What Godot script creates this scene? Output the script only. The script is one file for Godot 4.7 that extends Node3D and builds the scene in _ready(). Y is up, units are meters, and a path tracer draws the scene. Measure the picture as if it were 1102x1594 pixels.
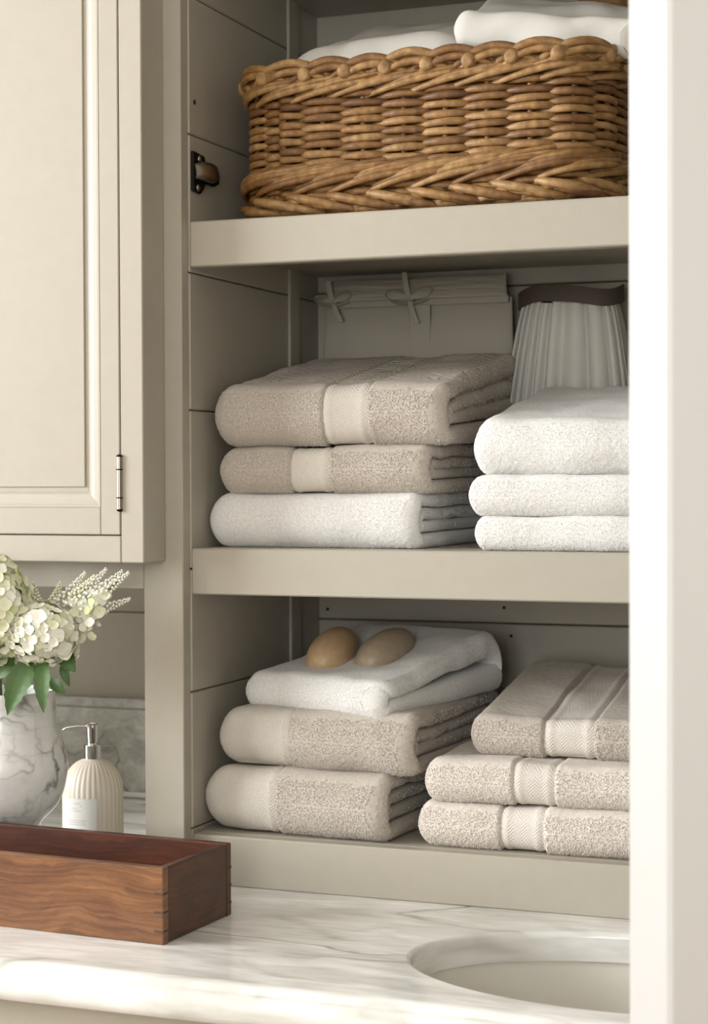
extends Node3D

# ------------------------------------------------------------------ geometry collector
class Geo:
	var v := PackedVector3Array()
	var n := PackedVector3Array()
	var uv := PackedVector2Array()
	var ix := PackedInt32Array()

	func tri(a: Vector3, b: Vector3, c: Vector3) -> void:
		var nn := (c - a).cross(b - a).normalized()
		var k := v.size()
		v.append(a); v.append(b); v.append(c)
		for i in 3:
			n.append(nn)
			uv.append(Vector2.ZERO)
			ix.append(k + i)

	# flat quad whose normal is made to point along "out"
	func quad(a: Vector3, b: Vector3, c: Vector3, d: Vector3, out: Vector3) -> void:
		var nn := (c - a).cross(b - a).normalized()
		if nn.dot(out) < 0.0:
			nn = -nn
			var s := b
			b = d
			d = s
		var k := v.size()
		v.append(a); v.append(b); v.append(c); v.append(d)
		for i in 4:
			n.append(nn)
		uv.append(Vector2(0, 0)); uv.append(Vector2(1, 0)); uv.append(Vector2(1, 1)); uv.append(Vector2(0, 1))
		for i in [0, 1, 2, 0, 2, 3]:
			ix.append(k + i)

	# box between lo and hi with chamfered edges
	func box(lo: Vector3, hi: Vector3, ch := 0.0015) -> void:
		var c := (lo + hi) * 0.5
		var h := (hi - lo) * 0.5
		ch = minf(ch, minf(h.x, minf(h.y, h.z)) * 0.8)
		var i := Vector3(h.x - ch, h.y - ch, h.z - ch)
		for s in [-1.0, 1.0]:
			quad(c + Vector3(s * h.x, -i.y, -i.z), c + Vector3(s * h.x, i.y, -i.z), c + Vector3(s * h.x, i.y, i.z), c + Vector3(s * h.x, -i.y, i.z), Vector3(s, 0, 0))
			quad(c + Vector3(-i.x, s * h.y, -i.z), c + Vector3(i.x, s * h.y, -i.z), c + Vector3(i.x, s * h.y, i.z), c + Vector3(-i.x, s * h.y, i.z), Vector3(0, s, 0))
			quad(c + Vector3(-i.x, -i.y, s * h.z), c + Vector3(i.x, -i.y, s * h.z), c + Vector3(i.x, i.y, s * h.z), c + Vector3(-i.x, i.y, s * h.z), Vector3(0, 0, s))
		if ch <= 0.0:
			return
		for s in [-1.0, 1.0]:
			for t in [-1.0, 1.0]:
				quad(c + Vector3(s * h.x, t * i.y, -i.z), c + Vector3(s * h.x, t * i.y, i.z), c + Vector3(s * i.x, t * h.y, i.z), c + Vector3(s * i.x, t * h.y, -i.z), Vector3(s, t, 0))
				quad(c + Vector3(s * h.x, -i.y, t * i.z), c + Vector3(s * h.x, i.y, t * i.z), c + Vector3(s * i.x, i.y, t * h.z), c + Vector3(s * i.x, -i.y, t * h.z), Vector3(s, 0, t))
				quad(c + Vector3(-i.x, s * h.y, t * i.z), c + Vector3(i.x, s * h.y, t * i.z), c + Vector3(i.x, s * i.y, t * h.z), c + Vector3(-i.x, s * i.y, t * h.z), Vector3(0, s, t))
				for u in [-1.0, 1.0]:
					var a := c + Vector3(s * h.x, t * i.y, u * i.z)
					var b := c + Vector3(s * i.x, t * h.y, u * i.z)
					var d := c + Vector3(s * i.x, t * i.y, u * h.z)
					if (d - a).cross(b - a).dot(Vector3(s, t, u)) < 0.0:
						tri(a, d, b)
					else:
						tri(a, b, d)

	# smooth grid of nu x nv points (row-major: p[i * nv + j]); flip turns it inside out
	func grid(p: PackedVector3Array, nu: int, nv: int, wrap_u := false, wrap_v := false, flip := false, uvs := PackedVector2Array()) -> void:
		var k := v.size()
		v.append_array(p)
		if uvs.size() == p.size():
			uv.append_array(uvs)
		else:
			var z := PackedVector2Array()
			z.resize(p.size())
			uv.append_array(z)
		for i in nu:
			var i0 := i - 1
			var i1 := i + 1
			if wrap_u:
				i0 = (i0 + nu) % nu
				i1 = i1 % nu
			else:
				i0 = maxi(i0, 0)
				i1 = mini(i1, nu - 1)
			for j in nv:
				var j0 := j - 1
				var j1 := j + 1
				if wrap_v:
					j0 = (j0 + nv) % nv
					j1 = j1 % nv
				else:
					j0 = maxi(j0, 0)
					j1 = mini(j1, nv - 1)
				var du := p[i1 * nv + j] - p[i0 * nv + j]
				var dv := p[i * nv + j1] - p[i * nv + j0]
				var nn := dv.cross(du)
				if nn.length_squared() < 1e-18:
					# collapsed edge: borrow from the next row or column
					var ii := clampi(i, 1, nu - 2) if nu > 2 else i
					var jj := clampi(j, 1, nv - 2) if nv > 2 else j
					du = p[mini(ii + 1, nu - 1) * nv + jj] - p[maxi(ii - 1, 0) * nv + jj]
					dv = p[ii * nv + mini(jj + 1, nv - 1)] - p[ii * nv + maxi(jj - 1, 0)]
					nn = dv.cross(du)
				nn = nn.normalized()
				n.append(-nn if flip else nn)
		var mu := nu if wrap_u else nu - 1
		var mv := nv if wrap_v else nv - 1
		for i in mu:
			var i1 := (i + 1) % nu
			for j in mv:
				var j1 := (j + 1) % nv
				var a := k + i * nv + j
				var b := k + i1 * nv + j
				var c := k + i1 * nv + j1
				var d := k + i * nv + j1
				if flip:
					ix.append_array(PackedInt32Array([a, d, c, a, c, b]))
				else:
					ix.append_array(PackedInt32Array([a, b, c, a, c, d]))

	# tube along a path; radius may be one number or one per point; flat squashes it along "up"
	func tube(path: PackedVector3Array, r, sides := 8, closed := false, squash := 1.0, up := Vector3.UP, caps := true) -> void:
		var m := path.size()
		var p := PackedVector3Array()
		var prev := Vector3.ZERO
		for i in m:
			var a: Vector3
			var b: Vector3
			if closed:
				a = path[(i - 1 + m) % m]
				b = path[(i + 1) % m]
			else:
				a = path[maxi(i - 1, 0)]
				b = path[mini(i + 1, m - 1)]
			var t := (b - a).normalized()
			var s := t.cross(up)
			if s.length() < 0.05:
				s = prev if prev != Vector3.ZERO else t.cross(Vector3.RIGHT)
			s = s.normalized()
			prev = s
			var w := s.cross(t).normalized()
			var rr: float = r[i] if r is Array or r is PackedFloat32Array else r
			for j in sides:
				var g := TAU * j / sides
				p.append(path[i] + s * cos(g) * rr * squash + w * sin(g) * rr)
		grid(p, m, sides, closed, true, true)
		if not closed and caps:
			for e in [0, m - 1]:
				var t2 := (path[e] - path[1 if e == 0 else m - 2]).normalized()
				for j in sides:
					var a2 := p[e * sides + j]
					var b2 := p[e * sides + (j + 1) % sides]
					if (b2 - path[e]).cross(a2 - path[e]).dot(t2) > 0.0:
						tri(path[e], a2, b2)
					else:
						tri(path[e], b2, a2)

	# lathe: profile of (radius, height) from bottom to top about the y axis through c
	func lathe(prof: Array, c: Vector3, seg := 48, sx := 1.0, sz := 1.0) -> void:
		var p := PackedVector3Array()
		for q in prof:
			for j in seg:
				var g := TAU * j / seg
				p.append(c + Vector3(cos(g) * q[0] * sx, q[1], sin(g) * q[0] * sz))
		grid(p, prof.size(), seg, false, true, false)

	# lathe with hard edges: every profile segment gets its own normals
	func lathe_hard(prof: Array, c: Vector3, seg := 32) -> void:
		for i in prof.size() - 1:
			lathe([prof[i], prof[i + 1]], c, seg)

	# prism: convex or concave outline (Vector2 list) extruded; fa maps (x, y, depth) to a point
	func prism(outline: PackedVector2Array, d0: float, d1: float, fa: Callable) -> void:
		var t := Geometry2D.triangulate_polygon(outline)
		var mid0: Vector3 = fa.call(outline[0].x, outline[0].y, d0)
		var mid1: Vector3 = fa.call(outline[0].x, outline[0].y, d1)
		var ax := (mid1 - mid0).normalized()
		for e in [[d0, -ax], [d1, ax]]:
			for i in range(0, t.size(), 3):
				var a: Vector3 = fa.call(outline[t[i]].x, outline[t[i]].y, e[0])
				var b: Vector3 = fa.call(outline[t[i + 1]].x, outline[t[i + 1]].y, e[0])
				var c: Vector3 = fa.call(outline[t[i + 2]].x, outline[t[i + 2]].y, e[0])
				if (c - a).cross(b - a).dot(e[1]) < 0.0:
					tri(a, c, b)
				else:
					tri(a, b, c)
		var m := outline.size()
		var ccw := not Geometry2D.is_polygon_clockwise(outline)
		for i in m:
			var p := outline[i]
			var q := outline[(i + 1) % m]
			var o2 := Vector2(q.y - p.y, p.x - q.x) * (1.0 if ccw else -1.0)
			var mid := (p + q) * 0.5
			var base: Vector3 = fa.call(mid.x, mid.y, d0)
			var off: Vector3 = fa.call(mid.x + o2.x, mid.y + o2.y, d0)
			quad(fa.call(p.x, p.y, d0), fa.call(q.x, q.y, d0), fa.call(q.x, q.y, d1), fa.call(p.x, p.y, d1), off - base)

	func mesh() -> ArrayMesh:
		var arr := []
		arr.resize(Mesh.ARRAY_MAX)
		arr[Mesh.ARRAY_VERTEX] = v
		arr[Mesh.ARRAY_NORMAL] = n
		arr[Mesh.ARRAY_TEX_UV] = uv
		arr[Mesh.ARRAY_INDEX] = ix
		var m := ArrayMesh.new()
		m.add_surface_from_arrays(Mesh.PRIMITIVE_TRIANGLES, arr)
		return m

# ------------------------------------------------------------------ things and parts
var tuft_mesh: ArrayMesh
var used := {}
var M := {}

func numbered(called: String) -> String:
	if not used.has(called):
		used[called] = 0
		return called
	used[called] += 1
	return "%s_%03d" % [called, used[called]]

func tag(o: Node, label: String, category := "", group := "", kind := "") -> void:
	if label: o.set_meta("label", label)
	if category: o.set_meta("category", category)
	if group: o.set_meta("group", group)
	if kind: o.set_meta("kind", kind)

func thing(called: String, at: Vector3, label: String, category: String, group := "", yaw := 0.0) -> Node3D:
	var o := Node3D.new()
	o.name = numbered(called)
	o.position = at
	o.rotation_degrees.y = yaw
	add_child(o)
	tag(o, label, category, group)
	return o

func setting(called: String, at := Vector3.ZERO) -> Node3D:
	var o := Node3D.new()
	o.name = called
	o.position = at
	add_child(o)
	o.set_meta("kind", "structure")
	return o

# a part in its parent's own axes
func part(called: String, g: Geo, m: Material, parent: Node) -> MeshInstance3D:
	return put(called, g.mesh(), m, parent)

func put(called: String, mesh: Mesh, m: Material, parent: Node) -> MeshInstance3D:
	var o := MeshInstance3D.new()
	o.name = called
	o.mesh = mesh
	o.material_override = m
	o.cast_shadow = GeometryInstance3D.SHADOW_CASTING_SETTING_ON
	parent.add_child(o, true)
	return o

# a part given in world coordinates under an unturned thing (or a part of one)
func wpart(called: String, g: Geo, m: Material, parent: Node3D) -> MeshInstance3D:
	var o := part(called, g, m, parent)
	var off := Vector3.ZERO
	var q: Node = parent
	while q != self and q is Node3D:
		off += q.position
		q = q.get_parent()
	o.position = -off
	return o

func wbox(called: String, lo: Vector3, hi: Vector3, m: Material, parent: Node3D, ch := 0.0015) -> MeshInstance3D:
	var g := Geo.new()
	g.box(lo, hi, ch)
	return wpart(called, g, m, parent)

# ------------------------------------------------------------------ materials
func lin(r: float, g: float, b: float) -> Color:
	return Color(r, g, b).linear_to_srgb()

func noise_image(size: int, freq: float, oct: int, sd: int, type := FastNoiseLite.TYPE_SIMPLEX_SMOOTH) -> Image:
	var f := FastNoiseLite.new()
	f.seed = sd
	f.noise_type = type
	f.frequency = freq
	f.fractal_octaves = oct
	return f.get_seamless_image(size, size)

func tone_image(src: Image, lo: Color, hi: Color) -> Image:
	var w := src.get_width()
	var h := src.get_height()
	var d := src.get_data()
	var out := PackedByteArray()
	out.resize(w * h * 3)
	for i in w * h:
		var t := d[i] / 255.0
		out[i * 3] = int(255.0 * lerpf(lo.r, hi.r, t))
		out[i * 3 + 1] = int(255.0 * lerpf(lo.g, hi.g, t))
		out[i * 3 + 2] = int(255.0 * lerpf(lo.b, hi.b, t))
	return Image.create_from_data(w, h, false, Image.FORMAT_RGB8, out)

func mat(c: Color, rough: float, metal := 0.0) -> StandardMaterial3D:
	var m := StandardMaterial3D.new()
	m.albedo_color = c
	m.roughness = rough
	m.metallic = metal
	return m

func tri_planar(m: StandardMaterial3D, metres: float, world := false) -> void:
	m.uv1_triplanar = true
	m.uv1_world_triplanar = world
	m.uv1_scale = Vector3.ONE / metres

func tex(i: Image) -> ImageTexture:
	i.generate_mipmaps()
	return ImageTexture.create_from_image(i)

func normal_of(i: Image, strength: float) -> ImageTexture:
	var c := i.duplicate() as Image
	c.convert(Image.FORMAT_RGBA8)
	c.bump_map_to_normal_map(strength)
	return ImageTexture.create_from_image(c)

func make_materials() -> void:
	# painted joinery: warm greige-cream, fine brush texture
	var brush := noise_image(256, 0.03, 4, 11)
	var brush_n := normal_of(brush, 1.0)
	var brush_c := tex(tone_image(brush, Color(0.982, 0.98, 0.976), Color(1, 1, 1)))
	var p := mat(lin(0.405, 0.374, 0.31), 0.42)
	p.albedo_texture = brush_c
	p.normal_enabled = true
	p.normal_texture = brush_n
	p.normal_scale = 0.04
	tri_planar(p, 0.22, true)
	M.paint = p
	var pw := mat(lin(0.48, 0.475, 0.462), 0.45)
	M.white_paint = pw
	M.wall = mat(lin(0.52, 0.475, 0.40), 0.9)
	M.ceiling = mat(lin(0.75, 0.74, 0.72), 0.9)
	M.floor = mat(lin(0.26, 0.18, 0.11), 0.5)
	M.dark = mat(lin(0.02, 0.018, 0.015), 0.8)
	# terry cloth
	var loops := noise_image(512, 0.085, 2, 5, FastNoiseLite.TYPE_CELLULAR)
	var blotch := noise_image(512, 0.05, 3, 6)
	var loops_n := normal_of(loops, 3.0)
	var loops_c := tex(tone_image(blotch, Color(0.87, 0.865, 0.855), Color(1, 1, 1)))
	for q in [["terry_white", lin(0.83, 0.825, 0.81)], ["terry_taupe", lin(0.56, 0.505, 0.445)], ["terry_sand", lin(0.72, 0.655, 0.59)], ["terry_brown", lin(0.24, 0.13, 0.05)]]:
		var t := mat(q[1], 0.95)
		t.albedo_texture = loops_c
		t.normal_enabled = true
		t.normal_texture = loops_n
		t.normal_scale = 0.3 if q[0] == "terry_white" else 0.2
		t.rim_enabled = true
		t.rim = 0.35
		t.rim_tint = 0.5
		tri_planar(t, 0.11)
		M[q[0]] = t
	# smooth woven band with a herringbone relief
	var hb := Image.create(256, 256, false, Image.FORMAT_L8)
	for y in 256:
		for x in 256:
			var col := (x / 32) % 2
			var ph := (y + (x if col == 0 else -x)) % 16
			if ph < 0: ph += 16
			var s := 0.5 + 0.5 * sin(TAU * ph / 16.0)
			hb.set_pixel(x, y, Color(s, s, s))
	var hb_n := normal_of(hb, 2.0)
	var hb_c := tex(tone_image(hb, Color(0.955, 0.952, 0.95), Color(1, 1, 1)))
	for q in [["band_taupe", lin(0.60, 0.56, 0.495)], ["band_sand", lin(0.66, 0.615, 0.555)], ["band_white", lin(0.8, 0.78, 0.74)]]:
		var t := mat(q[1], 0.8)
		t.normal_enabled = true
		t.albedo_texture = hb_c
		t.normal_texture = hb_n
		t.normal_scale = 0.7
		tri_planar(t, 0.06)
		M[q[0]] = t
	# linen of the bags
	var weave := Image.create(128, 128, false, Image.FORMAT_L8)
	for y in 128:
		for x in 128:
			var s := 0.5 + 0.5 * sin(TAU * x / 4.0) * sin(TAU * y / 4.0)
			weave.set_pixel(x, y, Color(s, s, s))
	for q in [["linen", lin(0.40, 0.37, 0.31)], ["linen_white", lin(0.66, 0.645, 0.60)]]:
		var t := mat(q[1], 0.9)
		t.normal_enabled = true
		t.normal_texture = normal_of(weave, 1.0)
		t.normal_scale = 0.3
		tri_planar(t, 0.06)
		M[q[0]] = t
	M.ribbon = mat(lin(0.06, 0.042, 0.03), 0.6)
	# wicker tones
	var streak := noise_image(256, 0.02, 3, 21)
	var streak_c := tex(tone_image(streak, Color(0.62, 0.56, 0.5), Color(1, 1, 1)))
	var tones := [[0.40, 0.225, 0.078], [0.29, 0.148, 0.046], [0.205, 0.092, 0.027], [0.48, 0.295, 0.118], [0.15, 0.062, 0.018]]
	for i in tones.size():
		var t := mat(lin(tones[i][0], tones[i][1], tones[i][2]), 0.5)
		t.albedo_texture = streak_c
		tri_planar(t, 0.07)
		M["wicker%d" % i] = t
	# marble
	M.marble = marble(31, Color(0.96, 0.955, 0.945), Color(0.60, 0.60, 0.555), 1.3, 0.3, 0.16, 0.55, 0.6, 12.0)
	M.marble_vase = marble(47, Color(0.92, 0.92, 0.915), Color(0.40, 0.40, 0.41), 1.3, 1.0, 0.13, 0.95, 0.16, 24.0)
	M.marble_splash = marble(53, Color(0.80, 0.80, 0.77), Color(0.43, 0.43, 0.41), 1.3, 0.8, 0.3, 0.5, 0.6, 20.0)
	# oiled wood of the box
	var wood := Image.create(1024, 256, false, Image.FORMAT_RGB8)
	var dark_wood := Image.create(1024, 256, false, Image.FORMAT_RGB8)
	var f1 := FastNoiseLite.new()
	f1.seed = 71
	f1.frequency = 1.0
	for y in 256:
		for x in 1024:
			var u := x / 1024.0
			var w := y / 256.0
			var wob := f1.get_noise_2d(u * 2.2, w * 1.2)
			var g := f1.get_noise_2d(u * 2.0 + 40.0, (w + wob * 0.08) * 26.0)
			var g2 := f1.get_noise_2d(u * 9.0 + 9.0, (w + wob * 0.05) * 120.0)
			var b := f1.get_noise_2d(u * 1.6 + 70.0, w * 3.0 + wob)
			var sp := f1.get_noise_2d(u * 40.0 + 9.0, w * 220.0)
			var t := clampf(0.52 + 0.38 * g + 0.22 * g2 + 0.4 * b + 0.12 * sp, 0, 1)
			wood.set_pixel(x, y, Color(0.30, 0.185, 0.115).lerp(Color(0.57, 0.395, 0.245), t))
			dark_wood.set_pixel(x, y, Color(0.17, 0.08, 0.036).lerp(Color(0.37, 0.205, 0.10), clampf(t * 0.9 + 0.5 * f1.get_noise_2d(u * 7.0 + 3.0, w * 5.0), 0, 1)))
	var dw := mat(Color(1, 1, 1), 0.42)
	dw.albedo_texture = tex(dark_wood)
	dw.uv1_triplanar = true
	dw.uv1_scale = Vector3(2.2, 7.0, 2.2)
	M.wood_dark = dw  # darker stain, with shade of the box end also put into the colour
	var wd := mat(Color(1, 1, 1), 0.38)
	wd.albedo_texture = tex(wood)
	wd.uv1_triplanar = true
	wd.uv1_scale = Vector3(2.2, 7.0, 2.2)
	M.wood = wd
	var wr := wd.duplicate() as StandardMaterial3D
	wr.albedo_color = Color(0.66, 0.52, 0.46)
	M.wood_red = wr
	M.end_grain = mat(lin(0.06, 0.027, 0.012), 0.6)
	# metals
	M.chrome = mat(Color(0.85, 0.85, 0.84), 0.12, 1.0)
	M.nickel = mat(Color(0.62, 0.60, 0.56), 0.3, 1.0)
	M.bronze = mat(Color(0.16, 0.135, 0.11), 0.45, 0.8)
	M.brass = mat(Color(0.78, 0.60, 0.33), 0.3, 1.0)
	M.ceramic = mat(lin(0.80, 0.775, 0.70), 0.12)
	M.cream_glaze = mat(lin(0.70, 0.63, 0.52), 0.45)
	M.label = mat(lin(0.72, 0.71, 0.67), 0.7)
	M.label_ink = mat(lin(0.45, 0.44, 0.41), 0.8)
	# stones
	var grain := noise_image(256, 0.03, 3, 91)
	for q in [["egg_tan", lin(0.58, 0.415, 0.25)], ["egg_taupe", lin(0.43, 0.355, 0.265)]]:
		var t := mat(q[1], 0.38)
		t.albedo_texture = tex(tone_image(grain, Color(0.9, 0.88, 0.85), Color(1, 1, 1)))
		tri_planar(t, 0.08)
		M[q[0]] = t
	# plants
	for q in [["petal_white", lin(0.82, 0.82, 0.72)], ["petal_cream", lin(0.74, 0.75, 0.55)], ["petal_green", lin(0.60, 0.66, 0.36)]]:
		var t := mat(q[1], 0.7)
		t.backlight_enabled = true
		t.backlight = Color(0.4, 0.4, 0.3)
		M[q[0]] = t
	var lf := mat(lin(0.058, 0.125, 0.027), 0.5)
	lf.backlight_enabled = true
	lf.backlight = Color(0.06, 0.12, 0.02)
	M.leaf = lf
	M.stem = mat(lin(0.10, 0.13, 0.04), 0.6)
	M.twig = mat(lin(0.16, 0.07, 0.04), 0.6)
	var gl := mat(Color(1, 1, 1, 0.08), 0.02)
	gl.transparency = BaseMaterial3D.TRANSPARENCY_ALPHA
	M.glass = gl

func marble(sd: int, base: Color, vein: Color, metres: float, stretch: float, rough: float, thin := 0.6, cloud := 0.5, cycles := 4.0) -> StandardMaterial3D:
	var n1 := FastNoiseLite.new()
	n1.seed = sd
	n1.frequency = 1.0
	n1.fractal_octaves = 4
	n1.fractal_gain = 0.4
	var n2 := FastNoiseLite.new()
	n2.seed = sd + 1
	n2.frequency = 1.0
	n2.fractal_octaves = 4
	var S := 1024
	var im := Image.create(S, S, false, Image.FORMAT_RGB8)
	for y in S:
		for x in S:
			var u := cycles * stretch * x / S
			var w := cycles * y / S
			var a := n2.get_noise_2d(u * 0.6, w * 0.6)
			var b := n1.get_noise_2d(u * 0.55 + w * 0.35 + a * 0.5 + 20.0, w * 0.7 - u * 0.3 + a * 0.5)
			var band := clampf(0.45 + n2.get_noise_2d(u * 0.5 + 9.0, w * 0.5) * 1.8, 0.0, 1.0)
			var v := pow(clampf(1.0 - absf(b) * 11.0, 0.0, 1.0), 1.3) * band
			var halo := pow(clampf(1.0 - absf(b) * 3.0, 0.0, 1.0), 2.0) * band
			var cl := clampf(0.45 + 1.1 * n2.get_noise_2d(u * 1.3 + 50.0, w * 1.5 + b), 0.0, 1.0)
			var fine := clampf(0.5 + n2.get_noise_2d(u * 6.0 + 80.0, w * 8.0), 0.0, 1.0)
			im.set_pixel(x, y, base.lerp(vein, clampf(v * thin + halo * 0.3 + cl * cloud * 0.6 + fine * cloud * 0.25, 0.0, 1.0)))
	var m := mat(Color(1, 1, 1), rough)
	m.albedo_texture = tex(im)
	tri_planar(m, metres, true)
	m.uv1_offset = Vector3(0.385, 0.385, 0.46)
	return m

# ------------------------------------------------------------------ towels
# cross-section of a folded towel: q runs 0..1 from the bottom back round the front fold to the top back; e = inset of the layer
func towel_section(c: Dictionary, q: float, e: float) -> Vector2:
	var d: float = c.d
	var hf: float = c.tf - c.bf
	var rz := hf * 0.5 * float(c.get("nose", 0.85))
	if q < 0.22:
		var u := q / 0.22
		var z := lerpf(-d, -rz, u)
		var k := -z / d
		var es := e * lerpf(1.0, (c.tb - c.bb) / hf, k)
		return Vector2(z, lerpf(c.bf, c.bb, k) + es)
	elif q < 0.52:
		var g := lerpf(-PI / 2, PI / 2, (q - 0.22) / 0.30)
		var cz := pow(absf(cos(g)), 0.8)
		var sy := signf(sin(g)) * pow(absf(sin(g)), 0.85)
		var my: float = (c.tf + c.bf) * 0.5
		return Vector2(-rz + (rz - e) * cz, my + (hf * 0.5 - e) * sy)
	var u2 := (q - 0.52) / 0.48
	var z2 := lerpf(-rz, -d, u2)
	var k2 := clampf((-z2 - rz) / (d - rz), 0.0, 1.0)
	k2 = k2 * k2 * (3.0 - 2.0 * k2) if c.get("smooth", true) else k2
	var top := lerpf(c.tf, c.tb, k2)
	# roll off at the far edge
	var far := clampf((d + z2) / 0.03, 0.0, 1.0)
	var thick := lerpf(c.tb - c.bb, 0.0, 0.0) * 0.35
	top -= thick * (1.0 - sqrt(clampf(1.0 - (1.0 - far) * (1.0 - far), 0.0, 1.0)))
	return Vector2(z2, top - e * lerpf(1.0, (c.tb - c.bb) / hf, k2))

# loops of the pile, sown over every face that can be seen
func sow(t: Node3D, geo: Geo, lips_from: int, dense_until: int, size: float, each: int, sd: int, step: float, m: Material) -> void:
	var rng := RandomNumberGenerator.new()
	rng.seed = sd
	var xf := []
	for i in geo.v.size():
		var nn := geo.n[i]
		if nn.y < -0.55 or geo.v[i].z < -0.27: continue
		if i >= maxi(lips_from, dense_until) and rng.randf() < 0.6: continue
		for k in each:
			var ax := (nn + Vector3(rng.randf_range(-0.8, 0.8), rng.randf_range(-0.8, 0.8), rng.randf_range(-0.8, 0.8))).normalized()
			var jit := Vector3(rng.randf_range(-1, 1), rng.randf_range(-1, 1), rng.randf_range(-1, 1)) * step * 0.5
			jit -= nn * jit.dot(nn)
			xf.append(Transform3D(Basis(Quaternion(Vector3.UP, ax)) * Basis.from_scale(Vector3.ONE * rng.randf_range(0.7, 1.25) * size), geo.v[i] + jit))
	var mm := MultiMesh.new()
	mm.transform_format = MultiMesh.TRANSFORM_3D
	mm.mesh = tuft_mesh
	mm.instance_count = xf.size()
	for i in xf.size(): mm.set_instance_transform(i, xf[i])
	var mi := MultiMeshInstance3D.new()
	mi.name = "terry_pile"
	mi.multimesh = mm
	mi.material_override = m
	mi.set_meta("kind", "stuff")
	t.add_child(mi, true)

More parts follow.
